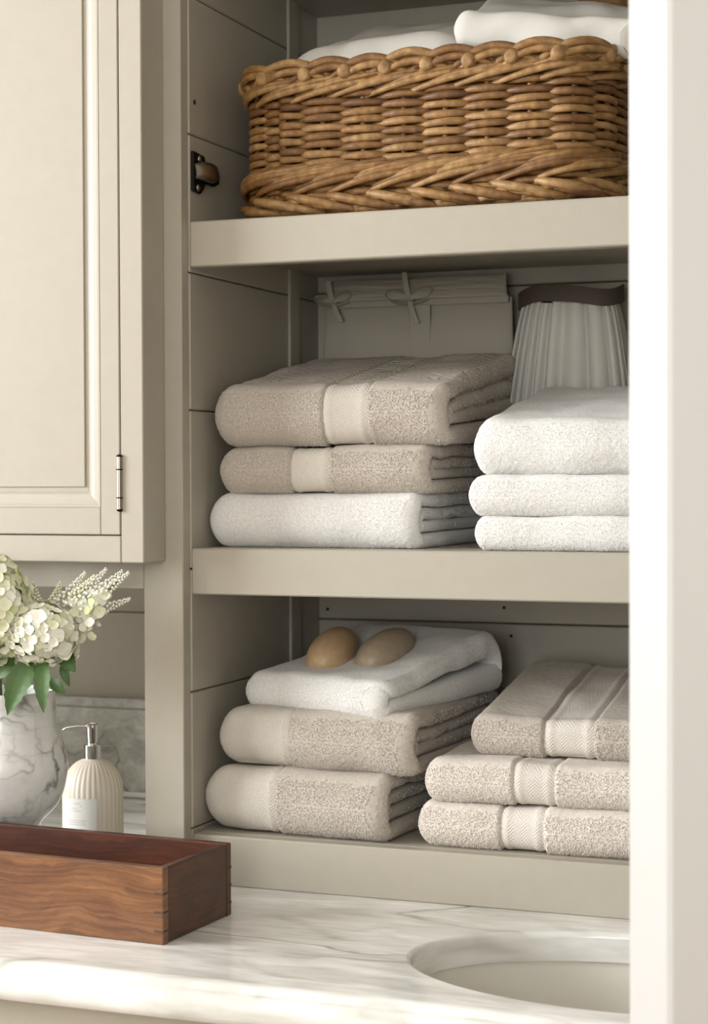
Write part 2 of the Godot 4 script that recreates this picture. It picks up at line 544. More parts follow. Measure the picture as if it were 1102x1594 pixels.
func folded_towel(called: String, c: Dictionary, label: String, category: String, group := "") -> Node3D:
	var t := thing(called, c.at, label, category, group, c.get("yaw", 0.0))
	t.rotation_degrees = Vector3(c.get("pitch", 0.0), c.get("yaw", 0.0), c.get("roll", 0.0))
	var sd: int = c.seed
	var nz := FastNoiseLite.new()
	nz.seed = sd
	nz.frequency = 1.0
	nz.fractal_octaves = 1
	var nl := FastNoiseLite.new()
	nl.seed = sd + 9
	nl.frequency = 1.0
	nl.fractal_octaves = 2
	var w: float = c.w
	var hf: float = c.tf - c.bf
	var rl: float = c.get("rl", hf * 0.38)
	var rr: float = c.get("rr", hf * 0.45)
	var open: bool = c.get("open", true)
	var th: float = hf * float(c.get("ply", 0.27))
	var pile: float = c.get("pile", 0.00042)
	var wave: float = c.get("wave", 0.0025)
	var step: float = c.get("step", 0.003)
	var bands: Array = c.get("bands", [])
	# cut the width into runs of pile and of woven band
	var runs := []
	var x0 := 0.0
	for b in bands:
		if b[0] > x0: runs.append([x0, b[0], false])
		runs.append([b[0], b[1], true])
		x0 = b[1]
	var xe := w - (th * 0.5 if open else 0.0)
	if x0 < xe: runs.append([x0, xe, false])
	var qs := PackedFloat32Array()
	for i in 16: qs.append(0.22 * i / 16.0)
	var na := int(clampf(hf * 1.6 / step, 14, 44))
	for i in na: qs.append(0.22 + 0.30 * i / na)
	var nt := int(clampf(c.d / step, 20, 110))
	for i in nt + 1: qs.append(0.52 + 0.48 * i / nt)
	var nq := qs.size()
	var surf := func(q: float, x: float, e: float, rough: float) -> Vector3:
		var s := towel_section(c, q, e)
		var k := 1.0
		if x < rl:
			var a := 1.0 - clampf(x / rl, 0.0, 1.0)
			k = pow(1.0 - pow(a, 2.6), 1.0 / 2.6)
		elif not open and x > w - rr:
			var a := 1.0 - clampf((w - x) / rr, 0.0, 1.0)
			k = pow(1.0 - pow(a, 2.6), 1.0 / 2.6)
		var zb := clampf(-s.x / float(c.d), 0.0, 1.0)
		if open:
			var rc: float = c.get("corner", 0.022)
			var uu := clampf((s.x + rc) / rc, 0.0, 1.0)
			x -= rc * 0.8 * (1.0 - sqrt(1.0 - uu * uu * 0.98)) * smoothstep(w - 0.05, w - 0.004, x)
		var mid := lerpf((c.tf + c.bf) * 0.5, (c.tb + c.bb) * 0.5, zb)
		var y := mid + (s.y - mid) * k
		var z := s.x - (1.0 - k) * rl * 0.55 * clampf(1.0 - zb * 3.0, 0.0, 1.0)
		var lo := nl.get_noise_3d(x * 9.0, z * 9.0, y * 12.0 + sd)
		var hi := nz.get_noise_3d(x * 190.0, y * 190.0, z * 190.0) + 0.6 * nz.get_noise_3d(x * 420.0, y * 420.0, z * 420.0)
		var up := clampf((q - 0.22) / 0.3, 0.0, 1.0)
		var amp := lo * wave * (1.0 if q > 0.25 else 0.15) + hi * rough
		var ny := -cos(PI * up)
		var nzz := sin(PI * up)
		if q > 0.3:
			y += float(c.get("sag", 0.0)) * sin(PI * clampf(x / w, 0, 1)) * (1.0 if q > 0.4 else (q - 0.3) * 10.0)
		var ch: float = c.get("chevron", 0.0)
		if ch > 0.0 and q > 0.52 and z < -0.05 and z > -0.27:
			var leg := fposmod(x, 0.07) / 0.035
			if leg > 1.0: leg = 2.0 - leg
			amp += ch * sin((z * 1.1 + leg * 0.034) * TAU / 0.0105)
		return Vector3(x, y + ny * amp, z + nzz * amp)
	var pile_geo := Geo.new()
	for r in runs:
		var a: float = r[0]
		var b: float = r[1]
		var nx := maxi(3, int((b - a) / step))
		var xs := PackedFloat32Array()
		if a == 0.0 and rl > 0.0:
			for i in 10: xs.append(rl * (1.0 - cos(PI * 0.5 * i / 10.0)) * 0.7)
			a = rl * 0.7
			nx = maxi(3, int((b - a) / step))
		for i in nx + 1: xs.append(lerpf(a, b, float(i) / nx))
		if not open and b == xe:
			xs.resize(xs.size() - 1)
			var last := xs[xs.size() - 1]
			for i in 9: xs.append(lerpf(last, w, sin(PI * 0.5 * (i + 1) / 9.0)))
		var p := PackedVector3Array()
		var band: bool = r[2]
		for q in nq:
			for x in xs:
				var e := 0.0
				var rg := pile
				if band:
					var m := minf(x - r[0], r[1] - x)
					e = 0.0018
					rg = 0.0
					if r[0] > 0.0 or x - r[0] > r[1] - x:
						if m < 0.002: e = 0.0026
						elif m > 0.0035 and m < 0.0065: e = 0.0009
						elif m > 0.008 and m < 0.0105: e = 0.0012
				else:
					var edge := 1.0
					if r[0] > 0.0: edge = minf(edge, (x - r[0]) / 0.003)
					if r[1] < xe: edge = minf(edge, (r[1] - x) / 0.003)
					if edge < 1.0: e = 0.0026 * (1.0 - sqrt(clampf(edge, 0, 1)))
				p.append(surf.call(qs[q], x, e, rg))
		if band:
			var g := Geo.new()
			g.grid(p, nq, xs.size(), false, false, true)
			part("woven_band", g, c.band_mat, t)
			if r[0] == 0.0: sow(t, g, 0, g.v.size(), 0.45, 2, sd * 77, step, c.band_mat)
		else:
			pile_geo.grid(p, nq, xs.size(), false, false, true)
	var lips_from := pile_geo.v.size()
	if open:
		# rolled edge of every ply, the folded plies nested one inside the other
		var e0 := 0.0
		var half_h: float = hf * 0.5
		var k := 0
		while e0 < half_h - 0.002:
			var tk := minf(th * (1.0 if k == 0 else 0.8), half_h - e0)
			var back := 0.0 if k == 0 else 0.002 + 0.006 * absf(nl.get_noise_1d(k * 3.7 + sd))
			var p := PackedVector3Array()
			var rows := []
			if k > 0: rows.append([0.0, w - back - 0.05])
			for i in 9:
				var f := PI * i / 8.0
				rows.append([tk * 0.5 * (1.0 - cos(f)), w - back - tk * 0.5 + tk * 0.5 * sin(f)])
			rows.append([tk, w - back - 0.05])
			for q in nq:
				for rw in rows:
					var fx: float = rw[1] + 0.0015 * nl.get_noise_2d(qs[q] * 9.0, k * 5.0)
					p.append(surf.call(qs[q], fx, e0 + rw[0], pile if rw[1] > w - back - 0.03 else 0.0))
			pile_geo.grid(p, nq, rows.size(), false, false, true)
			e0 += tk + hf * 0.012
			k += 1
	part("terry_cloth", pile_geo, c.mat, t)
	if c.get("tufts", true):
		sow(t, pile_geo, lips_from, lips_from, c.get("tuft", 0.85), 3, sd * 101, step, c.mat)
	return t

# ------------------------------------------------------------------ scene
func _ready() -> void:
	# camera
	var cam := Camera3D.new()
	cam.name = "camera"
	add_child(cam)
	cam.position = Vector3(0.9455, 1.3302, 1.92)
	cam.rotation_degrees = Vector3(-1.043, 21.16, -0.2135)
	cam.fov = 31.064
	cam.near = 0.05
	var ca := CameraAttributesPhysical.new()
	ca.frustum_focal_length = 43.177
	ca.frustum_focus_distance = 2.03
	ca.frustum_near = 0.05
	ca.exposure_aperture = 5.5
	cam.attributes = ca
	cam.current = true
	# sky seen through the window
	var env := Environment.new()
	env.background_mode = Environment.BG_SKY
	var sky := Sky.new()
	var sm := ProceduralSkyMaterial.new()
	sm.sky_top_color = Color(0.75, 0.82, 0.9)
	sm.sky_horizon_color = Color(0.92, 0.93, 0.94)
	sm.ground_bottom_color = Color(0.35, 0.36, 0.32)
	sm.ground_horizon_color = Color(0.6, 0.6, 0.57)
	sm.sun_angle_max = 0.0
	sky.sky_material = sm
	env.sky = sky
	env.ambient_light_source = Environment.AMBIENT_SOURCE_DISABLED
	env.tonemap_mode = Environment.TONE_MAPPER_LINEAR
	env.tonemap_exposure = 1.0
	env.sdfgi_enabled = true
	env.ssao_enabled = true
	env.ssil_enabled = true
	var we := WorldEnvironment.new()
	we.environment = env
	add_child(we)
	# daylight entering by the window in the left wall
	var al := AreaLight3D.new()
	al.name = "window_daylight"
	al.area_size = Vector2(1.78, 1.68)
	al.light_energy = 21.5
	al.light_color = Color(0.99, 0.995, 1.0)
	al.shadow_enabled = true
	al.area_range = 12.0
	add_child(al)
	al.position = Vector3(-2.985, 1.95, 1.85)
	al.rotation_degrees = Vector3(0, -90, 0)

	# weak fill light, added in the front wall behind the camera
	var al2 := AreaLight3D.new()
	al2.name = "fill_light_front"
	al2.area_size = Vector2(1.0, 1.34)
	al2.light_energy = 3.6
	al2.light_color = Color(0.99, 0.995, 1.0)
	al2.shadow_enabled = true
	al2.area_range = 12.0
	add_child(al2)
	al2.position = Vector3(0.83, 1.6, 3.785)

	make_materials()
	var tf := Geo.new()
	tf.lathe([[0.0, -0.0009], [0.00062, -0.0005], [0.0007, 0.0003], [0.00045, 0.0010], [0.0, 0.00125]], Vector3.ZERO, 6)
	tuft_mesh = tf.mesh()
	build_room()
	build_vanity()
	build_linen_cabinet()
	build_wall_cabinet()
	build_towels()
	build_basket()
	build_bags()
	build_eggs()
	build_box()
	build_vase()
	build_dispenser()

# ------------------------------------------------------------------ room
func build_room() -> void:
	var o := setting("floor")
	wbox("floor_slab", Vector3(-3.1, -0.1, -0.65), Vector3(1.5, 0, 3.9), M.floor, o, 0.0)
	o = setting("ceiling")
	wbox("ceiling_slab", Vector3(-3.1, 3.0, -0.65), Vector3(1.5, 3.1, 3.9), M.ceiling, o, 0.0)
	# back wall: painted boards over the splash, as seen in the recess
	o = setting("wall_back")
	wbox("plaster", Vector3(-3.1, 0, -0.65), Vector3(1.5, 3.0, -0.52), M.wall, o, 0.0)
	var y := 0.69
	while y < 1.6:
		wbox("board", Vector3(-3.0, y + 0.0008, -0.52), Vector3(-0.0, y + 0.1467, -0.51), M.paint, o, 0.0015)
		y += 0.1475
	o = setting("wall_front")
	wbox("plaster", Vector3(-3.1, 0, 3.8), Vector3(0.32, 3.0, 3.9), M.wall, o, 0.0)
	wbox("plaster", Vector3(1.34, 0, 3.8), Vector3(1.5, 3.0, 3.9), M.wall, o, 0.0)
	wbox("plaster", Vector3(0.32, 0, 3.8), Vector3(1.34, 0.92, 3.9), M.wall, o, 0.0)
	wbox("plaster", Vector3(0.32, 2.28, 3.8), Vector3(1.34, 3.0, 3.9), M.wall, o, 0.0)
	o = setting("added_window_2", Vector3(0.83, 0.92, 3.85))  # unseen window, added to hold the front fill light
	for x in [0.34, 0.83, 1.32]:
		wbox("window_frame", Vector3(x - 0.02, 0.92, 3.83), Vector3(x + 0.02, 2.28, 3.87), M.white_paint, o)
	for yy in [0.94, 1.6, 2.26]:
		wbox("window_frame", Vector3(0.36, yy - 0.02, 3.831), Vector3(1.30, yy + 0.02, 3.869), M.white_paint, o)
	for x in [0.36, 0.85]:
		for yy in [0.96, 1.62]:
			wbox("pane", Vector3(x, yy, 3.848), Vector3(x + 0.45, yy + 0.62, 3.852), M.glass, o, 0.0)
	o = setting("wall_right")
	wbox("plaster", Vector3(1.4, 0, -0.52), Vector3(1.5, 3.0, 3.8), M.wall, o, 0.0)
	o = setting("wall_left")
	var wz0 := 0.95
	var wz1 := 2.75
	var wy0 := 1.1
	var wy1 := 2.8
	wbox("plaster", Vector3(-3.1, 0, -0.52), Vector3(-3.0, 3.0, wz0), M.wall, o, 0.0)
	wbox("plaster", Vector3(-3.1, 0, wz1), Vector3(-3.0, 3.0, 3.8), M.wall, o, 0.0)
	wbox("plaster", Vector3(-3.1, 0, wz0), Vector3(-3.0, wy0, wz1), M.wall, o, 0.0)
	wbox("plaster", Vector3(-3.1, wy1, wz0), Vector3(-3.0, 3.0, wz1), M.wall, o, 0.0)
	o = setting("window_1", Vector3(-3.05, wy0, (wz0 + wz1) / 2))
	for z in [wz0 + 0.02, (wz0 + wz1) / 2, wz1 - 0.02]:
		wbox("window_frame", Vector3(-3.07, wy0, z - 0.02), Vector3(-3.03, wy1, z + 0.02), M.white_paint, o)
	for yy in [wy0 + 0.02, (wy0 + wy1) / 2, wy1 - 0.02]:
		wbox("window_frame", Vector3(-3.069, yy - 0.02, wz0 + 0.04), Vector3(-3.031, yy + 0.02, wz1 - 0.04), M.white_paint, o)
	for a in 2:
		for b in 2:
			var z0 := wz0 + 0.04 + a * 0.90 - a * 0.02
			var y0 := wy0 + 0.04 + b * 0.83
			wbox("pane", Vector3(-3.052, y0, z0), Vector3(-3.048, y0 + 0.79, z0 + 0.84), M.glass, o, 0.0)
	wbox("window_sill", Vector3(-3.02, wy0 - 0.03, wz0 - 0.04), Vector3(-2.96, wy0, wz1 + 0.04), M.white_paint, o)
	# doorway casing with a wide bevelled inner edge, in the foreground at the right of the view
	var tr := setting("trim_1", Vector3(0.6931, 0, 0.6775))
	var fa := deg_to_rad(-10.0)
	var n2 := Vector3(-sin(fa), 0, cos(fa))
	var r := Vector3(cos(fa), 0, sin(fa))
	var place := func(x: float, z: float, yy: float) -> Vector3: return r * x + n2 * z + Vector3(0, yy, 0)
	var g := Geo.new()
	g.prism(PackedVector2Array([Vector2(0.003, 0.0), Vector2(0.11, 0.0), Vector2(0.11, -0.06), Vector2(-0.0265, -0.06), Vector2(-0.0275, -0.0327), Vector2(-0.001, -0.0015)]), 0.0, 2.5, place)
	part("casing", g, M.white_paint, tr)
	var nib := setting("wall_doorway", Vector3(0.6931, 0, 0.6775))
	g = Geo.new()
	g.prism(PackedVector2Array([Vector2(0.1102, -0.012), Vector2(0.70, -0.012), Vector2(0.69, -0.11), Vector2(-0.026, -0.11), Vector2(-0.026, -0.0602), Vector2(0.1102, -0.0602)]), 0.0, 2.999, place)
	part("plaster", g, M.wall, nib)

# ------------------------------------------------------------------ vanity with marble top and basin
const YC := 0.8605
func build_vanity() -> void:
	var o := thing("vanity_cabinet", Vector3(0.0, 0, 0.0), "painted base cabinet under the marble countertop", "cabinet")
	wbox("body", Vector3(-1.2, 0.1, -0.5), Vector3(0.98, YC - 0.16, 0.35), M.paint, o)
	wbox("toe_kick", Vector3(-1.2, 0.0, -0.5), Vector3(0.98, 0.1, 0.29), M.paint, o)
	wbox("front_rail", Vector3(-1.2, YC - 0.16, 0.33), Vector3(0.98, YC - 0.0385, 0.35), M.paint, o)
	for x in [-1.19, -0.47, 0.26]:
		wbox("drawer_front", Vector3(x, 0.42, 0.35), Vector3(x + 0.71, YC - 0.19, 0.37), M.paint, o)
	# countertop with oval cut-out
	var ct := thing("countertop", Vector3(0.0, YC - 0.0385, 0.0), "white marble countertop with soft grey veins and moulded front edge", "countertop")
	var g := Geo.new()
	var cx := 0.565
	var cz := 0.195
	var ea := 0.222
	var eb := 0.137
	var x0 := -1.2
	var x1 := 1.0
	var z0 := -0.51
	var z1 := 0.362
	var angs := []
	for i in 96: angs.append(TAU * i / 96.0)
	for q in [[x0, z0], [x1, z0], [x1, z1], [x0, z1]]: angs.append(fposmod(atan2(q[1] - cz, q[0] - cx), TAU))
	angs.sort()
	var m := angs.size()
	var rings := []
	for e in [[0.0, -0.030], [0.0, -0.006], [0.0012, -0.0025], [0.003, -0.0008], [0.006, 0.0]]:
		var rg := PackedVector3Array()
		for a in angs:
			var ca := cos(a)
			var sa := sin(a)
			var rad: float = 1.0 / sqrt(ca * ca / (ea * ea) + sa * sa / (eb * eb)) + e[0]
			rg.append(Vector3(cx + ca * rad, YC + e[1], cz + sa * rad))
		rings.append(rg)
	var outer := PackedVector3Array()
	for a in angs:
		var ca := cos(a)
		var sa := sin(a)
		var s := 1e9
		if ca > 1e-6: s = minf(s, (x1 - cx) / ca)
		if ca < -1e-6: s = minf(s, (x0 - cx) / ca)
		if sa > 1e-6: s = minf(s, (z1 - cz) / sa)
		if sa < -1e-6: s = minf(s, (z0 - cz) / sa)
		outer.append(Vector3(cx + ca * s, YC, cz + sa * s))
	var pp := PackedVector3Array()
	for rg in rings: pp.append_array(rg)
	g.grid(pp, rings.size(), m, false, true, false)
	for i in m:
		var j := (i + 1) % m
		g.quad(rings[4][i], rings[4][j], outer[j], outer[i], Vector3.UP)
		g.quad(rings[0][i] , rings[0][j], Vector3(outer[j].x, YC - 0.030, outer[j].z), Vector3(outer[i].x, YC - 0.030, outer[i].z), Vector3.DOWN)
	# moulded nosing swept along the front
	var prof := [[0.362, YC], [0.367, YC - 0.0006], [0.371, YC - 0.003], [0.373, YC - 0.0065], [0.376, YC - 0.0075], [0.381, YC - 0.0095], [0.3845, YC - 0.0145], [0.386, YC - 0.021], [0.385, YC - 0.029], [0.381, YC - 0.0355], [0.375, YC - 0.0385], [0.345, YC - 0.0385], [0.345, YC - 0.030]]
	var np := PackedVector3Array()
	for q in prof:
		for i in 41:
			np.append(Vector3(lerpf(x0, x1, i / 40.0), q[1], q[0]))
	g.grid(np, prof.size(), 41, false, false, false)
	for xe in [x0, x1]:
		g.quad(Vector3(xe, YC, z0), Vector3(xe, YC, 0.372), Vector3(xe, YC - 0.03, 0.372), Vector3(xe, YC - 0.03, z0), Vector3(signf(xe), 0, 0))
	wpart("slab", g, M.marble, ct)
	# undermount basin
	var sk := thing("sink_basin", Vector3(cx, YC - 0.16, cz), "oval glazed undermount basin below the marble countertop", "sink")
	var bw := Geo.new()
	var bp := []
	for i in 25:
		var u := i / 24.0
		var rr := pow(1.0 - pow(1.0 - u, 2.6), 1.0 / 2.6)
		bp.append([maxf(rr * 1.03, 0.06), -0.155 + 0.124 * pow(u, 2.2)])
	var q2 := PackedVector3Array()
	for q in bp:
		for j in 72:
			var a := TAU * j / 72.0
			q2.append(Vector3(cos(a) * q[0] * ea, q[1] + 0.16, sin(a) * q[0] * eb))
	bw.grid(q2, bp.size(), 72, false, true, false)
	for j in 72:
		var a := TAU * j / 72.0
		var b := TAU * (j + 1) / 72.0
		bw.quad(Vector3(cos(a) * ea * 1.03, 0.129, sin(a) * eb * 1.03), Vector3(cos(b) * ea * 1.03, 0.129, sin(b) * eb * 1.03), Vector3(cos(b) * ea * 1.12, 0.129, sin(b) * eb * 1.12), Vector3(cos(a) * ea * 1.12, 0.129, sin(a) * eb * 1.12), Vector3.UP)
	part("bowl", bw, M.ceramic, sk)
	var dg := Geo.new()
	dg.lathe_hard([[0.024, 0.0], [0.024, 0.006], [0.021, 0.009], [0.012, 0.008], [0.0, 0.008]], Vector3(0, 0.002, 0), 28)
	part("drain", dg, M.brass, sk)
	# upright marble splash in the recess with its slip and cap
	var bs := thing("marble_backsplash", Vector3(-0.7, YC, -0.5), "low grey marble backsplash standing behind the vase in the recess", "backsplash")
	wbox("slab", Vector3(-1.2, YC + 0.001, -0.5095), Vector3(-0.06, 0.992, -0.49), M.marble_splash, bs, 0.002)
	wbox("cap_strip", Vector3(-1.2, 0.992, -0.5095), Vector3(-0.06, 1.0055, -0.488), M.marble_splash, bs, 0.002)
	wbox("slip", Vector3(-1.2, YC + 0.0005, -0.49), Vector3(-0.06, YC + 0.009, -0.482), M.marble, bs, 0.002)

# ------------------------------------------------------------------ open linen cabinet
func build_linen_cabinet() -> void:
	var o := thing("linen_cabinet", Vector3(0.0, YC, 0.0), "open painted linen cabinet with three shelves of towels", "cabinet")
	var X1 := 0.70
	# face frame
	wbox("stile", Vector3(-0.052, YC, 0.0), Vector3(-0.0015, 2.4, 0.0184), M.paint, o, 0.001)
	wbox("stile", Vector3(X1, YC, 0.0), Vector3(X1 + 0.05, 2.4, 0.0184), M.paint, o, 0.001)
	wbox("recess_shade_panel", Vector3(-0.77, YC + 0.0005, -0.5), Vector3(-0.75, 1.2028, 0.0), M.paint, o, 0.001)  # unseen panel, added to keep window light off the back of the recess
	wbox("recess_rail", Vector3(-1.2, 1.2029, 0.0), Vector3(-0.0522, 1.45, 0.0184), M.paint, o, 0.001)
	# left side: boards laid across, with a batten near the back
	var ys := [0.8605, 0.924, 1.083, 1.226, 1.41, 1.569, 1.7285, 1.888, 2.05, 2.4]
	for i in ys.size() - 1:
		wbox("side_board", Vector3(-0.018, ys[i] + 0.0006, -0.392), Vector3(-0.0, ys[i + 1] - 0.0006, -0.0002), M.paint, o, 0.0016)
	wbox("batten", Vector3(0.0, 0.8605, -0.318), Vector3(0.004, 2.4, -0.286), M.paint, o, 0.001)
	wbox("side_panel", Vector3(-0.036, 0.8605, -0.5), Vector3(-0.0185, 2.4, -0.0002), M.paint, o)
	wbox("side_panel", Vector3(X1, 0.8605, -0.41), Vector3(X1 + 0.018, 2.4, -0.0002), M.paint, o)
	# back boards
	var y := 0.92
	while y < 2.38:
		wbox("back_board", Vector3(-0.0175, y + 0.0007, -0.404), Vector3(X1, y + 0.1093, -0.392), M.paint, o, 0.0016)
		y += 0.11
	# shelves: board plus thick front lip
	for s in [[1.6272, 1.602, 1.575], [1.25, 1.2235, 1.1968], [0.918, 0.89, YC]]:
		var sh := wbox("shelf", Vector3(0.0002, s[1], -0.3918), Vector3(X1 - 0.0002, s[0], -0.0205), M.paint, o, 0.001)
		wbox("shelf_lip", Vector3(0.0002, s[2], -0.02), Vector3(X1 - 0.0002, s[0], 0.0), M.paint, sh, 0.0016).position = Vector3.ZERO
	wbox("shelf", Vector3(0.0002, 1.9512, -0.3918), Vector3(X1 - 0.0002, 1.978, -0.0005), M.paint, o, 0.001)
	wbox("top_panel", Vector3(-0.052, 2.4, -0.41), Vector3(X1 + 0.05, 2.42, 0.0184), M.paint, o)
	# peg holes and nail heads
	for q in [[0.2698, 1.1241], [0.2653, 1.0543], [0.2603, 1.1608], [0.012, 1.1534]]:
		var h := Geo.new()
		h.tube(PackedVector3Array([Vector3(q[0], q[1], -0.3922), Vector3(q[0], q[1], -0.3912)]), 0.0022, 10)
		wpart("nail_head", h, M.dark, o)
	for q in [[1.7672, -0.0145]]:
		var h := Geo.new()
		h.tube(PackedVector3Array([Vector3(-0.0006, q[0], q[1]), Vector3(0.0006, q[0], q[1])]), 0.003, 10)
		wpart("peg_hole_bush", h, M.dark, o)
	# concealed hinge left on the side
	var hp := Geo.new()
	hp.prism(PackedVector2Array([Vector2(-0.004, 1.664), Vector2(-0.022, 1.662), Vector2(-0.030, 1.668), Vector2(-0.036, 1.676), Vector2(-0.060, 1.676), Vector2(-0.072, 1.681), Vector2(-0.074, 1.690), Vector2(-0.066, 1.698), Vector2(-0.046, 1.698), Vector2(-0.036, 1.700), Vector2(-0.032, 1.707), Vector2(-0.004, 1.709)]), 0.0, 0.004, func(a: float, b: float, d: float) -> Vector3: return Vector3(d, b, a))
	var hinge := wpart("hinge", hp, M.bronze, o)
	var arm := Geo.new()
	arm.tube(PackedVector3Array([Vector3(0.004, 1.686, -0.006), Vector3(0.010, 1.687, -0.014), Vector3(0.013, 1.687, -0.03), Vector3(0.012, 1.688, -0.042), Vector3(0.005, 1.688, -0.052)]), [0.009, 0.011, 0.012, 0.011, 0.008], 12, false, 0.5, Vector3.UP)
	var am := part("hinge_arm", arm, M.nickel, hinge)
	am.position = Vector3.ZERO
	for q in [[1.7015, -0.018], [1.668, -0.014], [1.687, -0.066]]:
		var sc := Geo.new()
		sc.lathe([[0.0, 0.0], [0.0045, 0.0], [0.0045, 0.0015], [0.003, 0.0028], [0.0, 0.003]], Vector3.ZERO, 14)
		var s2 := part("screw", sc, M.nickel, hinge)
		s2.rotation_degrees.z = -90
		s2.position = Vector3(0.004, q[0], q[1])

# ------------------------------------------------------------------ wall cabinet with panelled door
func build_wall_cabinet() -> void:
	var F := 0.0722
	var o := thing("wall_cabinet", Vector3(-0.6, 1.2357, 0.0), "cream painted wall cabinet with a panelled door, hung beside the open shelves", "cabinet")
	wbox("carcass", Vector3(-1.2, 1.2357, 0.0186), Vector3(-0.0525, 2.4, F - 0.0202), M.paint, o, 0.001)
	wbox("stile", Vector3(-0.0523, 1.2357, 0.0186), Vector3(-0.0236, 2.4, F), M.paint, o, 0.0012)
	wbox("bottom_rail", Vector3(-1.2, 1.2357, F - 0.02), Vector3(-0.0528, 1.2660, F), M.paint, o, 0.0012)
	# door: frame, stepped moulding and field
	var x1 := -0.0538
	var x0 := -0.62
	var y0 := 1.2674
	var y1 := 2.36
	var d := Node3D.new()
	d.name = "door"
	o.add_child(d)
	wbox("frame_stile", Vector3(-0.0785, y0, F - 0.02), Vector3(x1, y1, F - 0.0003), M.paint, d, 0.001)
	wbox("frame_stile", Vector3(x0, y0, F - 0.02), Vector3(x0 + 0.03, y1, F - 0.0003), M.paint, d, 0.001)
	wbox("frame_rail", Vector3(x0 + 0.0302, y0, F - 0.02), Vector3(-0.0787, 1.2985, F - 0.0003), M.paint, d, 0.001)
	wbox("frame_rail", Vector3(x0 + 0.0302, y1 - 0.04, F - 0.02), Vector3(-0.0787, y1, F - 0.0003), M.paint, d, 0.001)
	# sloped moulding between frame and field, one length per side
	for s in [0, 1, 2]:
		var mg := Geo.new()
		var pf := [[0.0, -0.0006], [0.0025, -0.0007], [0.004, -0.0018], [0.0085, -0.0024], [0.0135, -0.0036], [0.0155, -0.0038], [0.0170, -0.0058], [0.0200, -0.0058]]
		for i in pf.size() - 1:
			var a: Array = pf[i]
			var b: Array = pf[i + 1]
			if s == 0:
				mg.quad(Vector3(-0.0787 - a[0], 1.2985 + a[0], F + a[1]), Vector3(-0.0787 - b[0], 1.2985 + b[0], F + b[1]), Vector3(-0.0787 - b[0], y1 - 0.04 - b[0], F + b[1]), Vector3(-0.0787 - a[0], y1 - 0.04 - a[0], F + a[1]), Vector3(-0.3, 0, 1))
			elif s == 1:
				mg.quad(Vector3(-0.0787 - a[0], 1.2985 + a[0], F + a[1]), Vector3(-0.0787 - b[0], 1.2985 + b[0], F + b[1]), Vector3(x0 + 0.03 + b[0], 1.2985 + b[0], F + b[1]), Vector3(x0 + 0.03 + a[0], 1.2985 + a[0], F + a[1]), Vector3(0, 0.3, 1))
			else:
				mg.quad(Vector3(x0 + 0.03 + a[0], 1.2985 + a[0], F + a[1]), Vector3(x0 + 0.03 + b[0], 1.2985 + b[0], F + b[1]), Vector3(x0 + 0.03 + b[0], y1 - 0.04 - b[0], F + b[1]), Vector3(x0 + 0.03 + a[0], y1 - 0.04 - a[0], F + a[1]), Vector3(0.3, 0, 1))
		wpart("moulding", mg, M.paint, d)
	wbox("panel", Vector3(x0 + 0.0475, 1.316, F - 0.018), Vector3(-0.0962, y1 - 0.055, F - 0.0055), M.paint, d, 0.001)
	wbox("raised_field", Vector3(x0 + 0.053, 1.3215, F - 0.0055), Vector3(-0.1000, y1 - 0.06, F - 0.0032), M.paint, d, 0.002)
	# butt hinge
	var hg := Geo.new()
	var hx := -0.0532
	hg.tube(PackedVector3Array([Vector3(hx, 1.2965, F + 0.0015), Vector3(hx, 1.3555, F + 0.0015)]), 0.0032, 12)
	var hn := wpart("hinge", hg, M.nickel, d)
	for yy in [1.3085, 1.3405]:
		var rg := Geo.new()
		rg.lathe_hard([[0.0033, 0.0], [0.0040, 0.0004], [0.0040, 0.0012], [0.0033, 0.0016]], Vector3(hx, yy, F + 0.0015), 14)
		part("knuckle_joint", rg, M.bronze, hn)
	for e in [[1.3555, 1.0], [1.2965, -1.0]]:
		var tg := Geo.new()
		tg.lathe([[0.0036, 0.0], [0.0038, 0.001 * e[1]], [0.0024, 0.0025 * e[1]], [0.0, 0.003 * e[1]]], Vector3(hx, e[0], F + 0.0015), 14)
		part("finial", tg, M.bronze, hn)

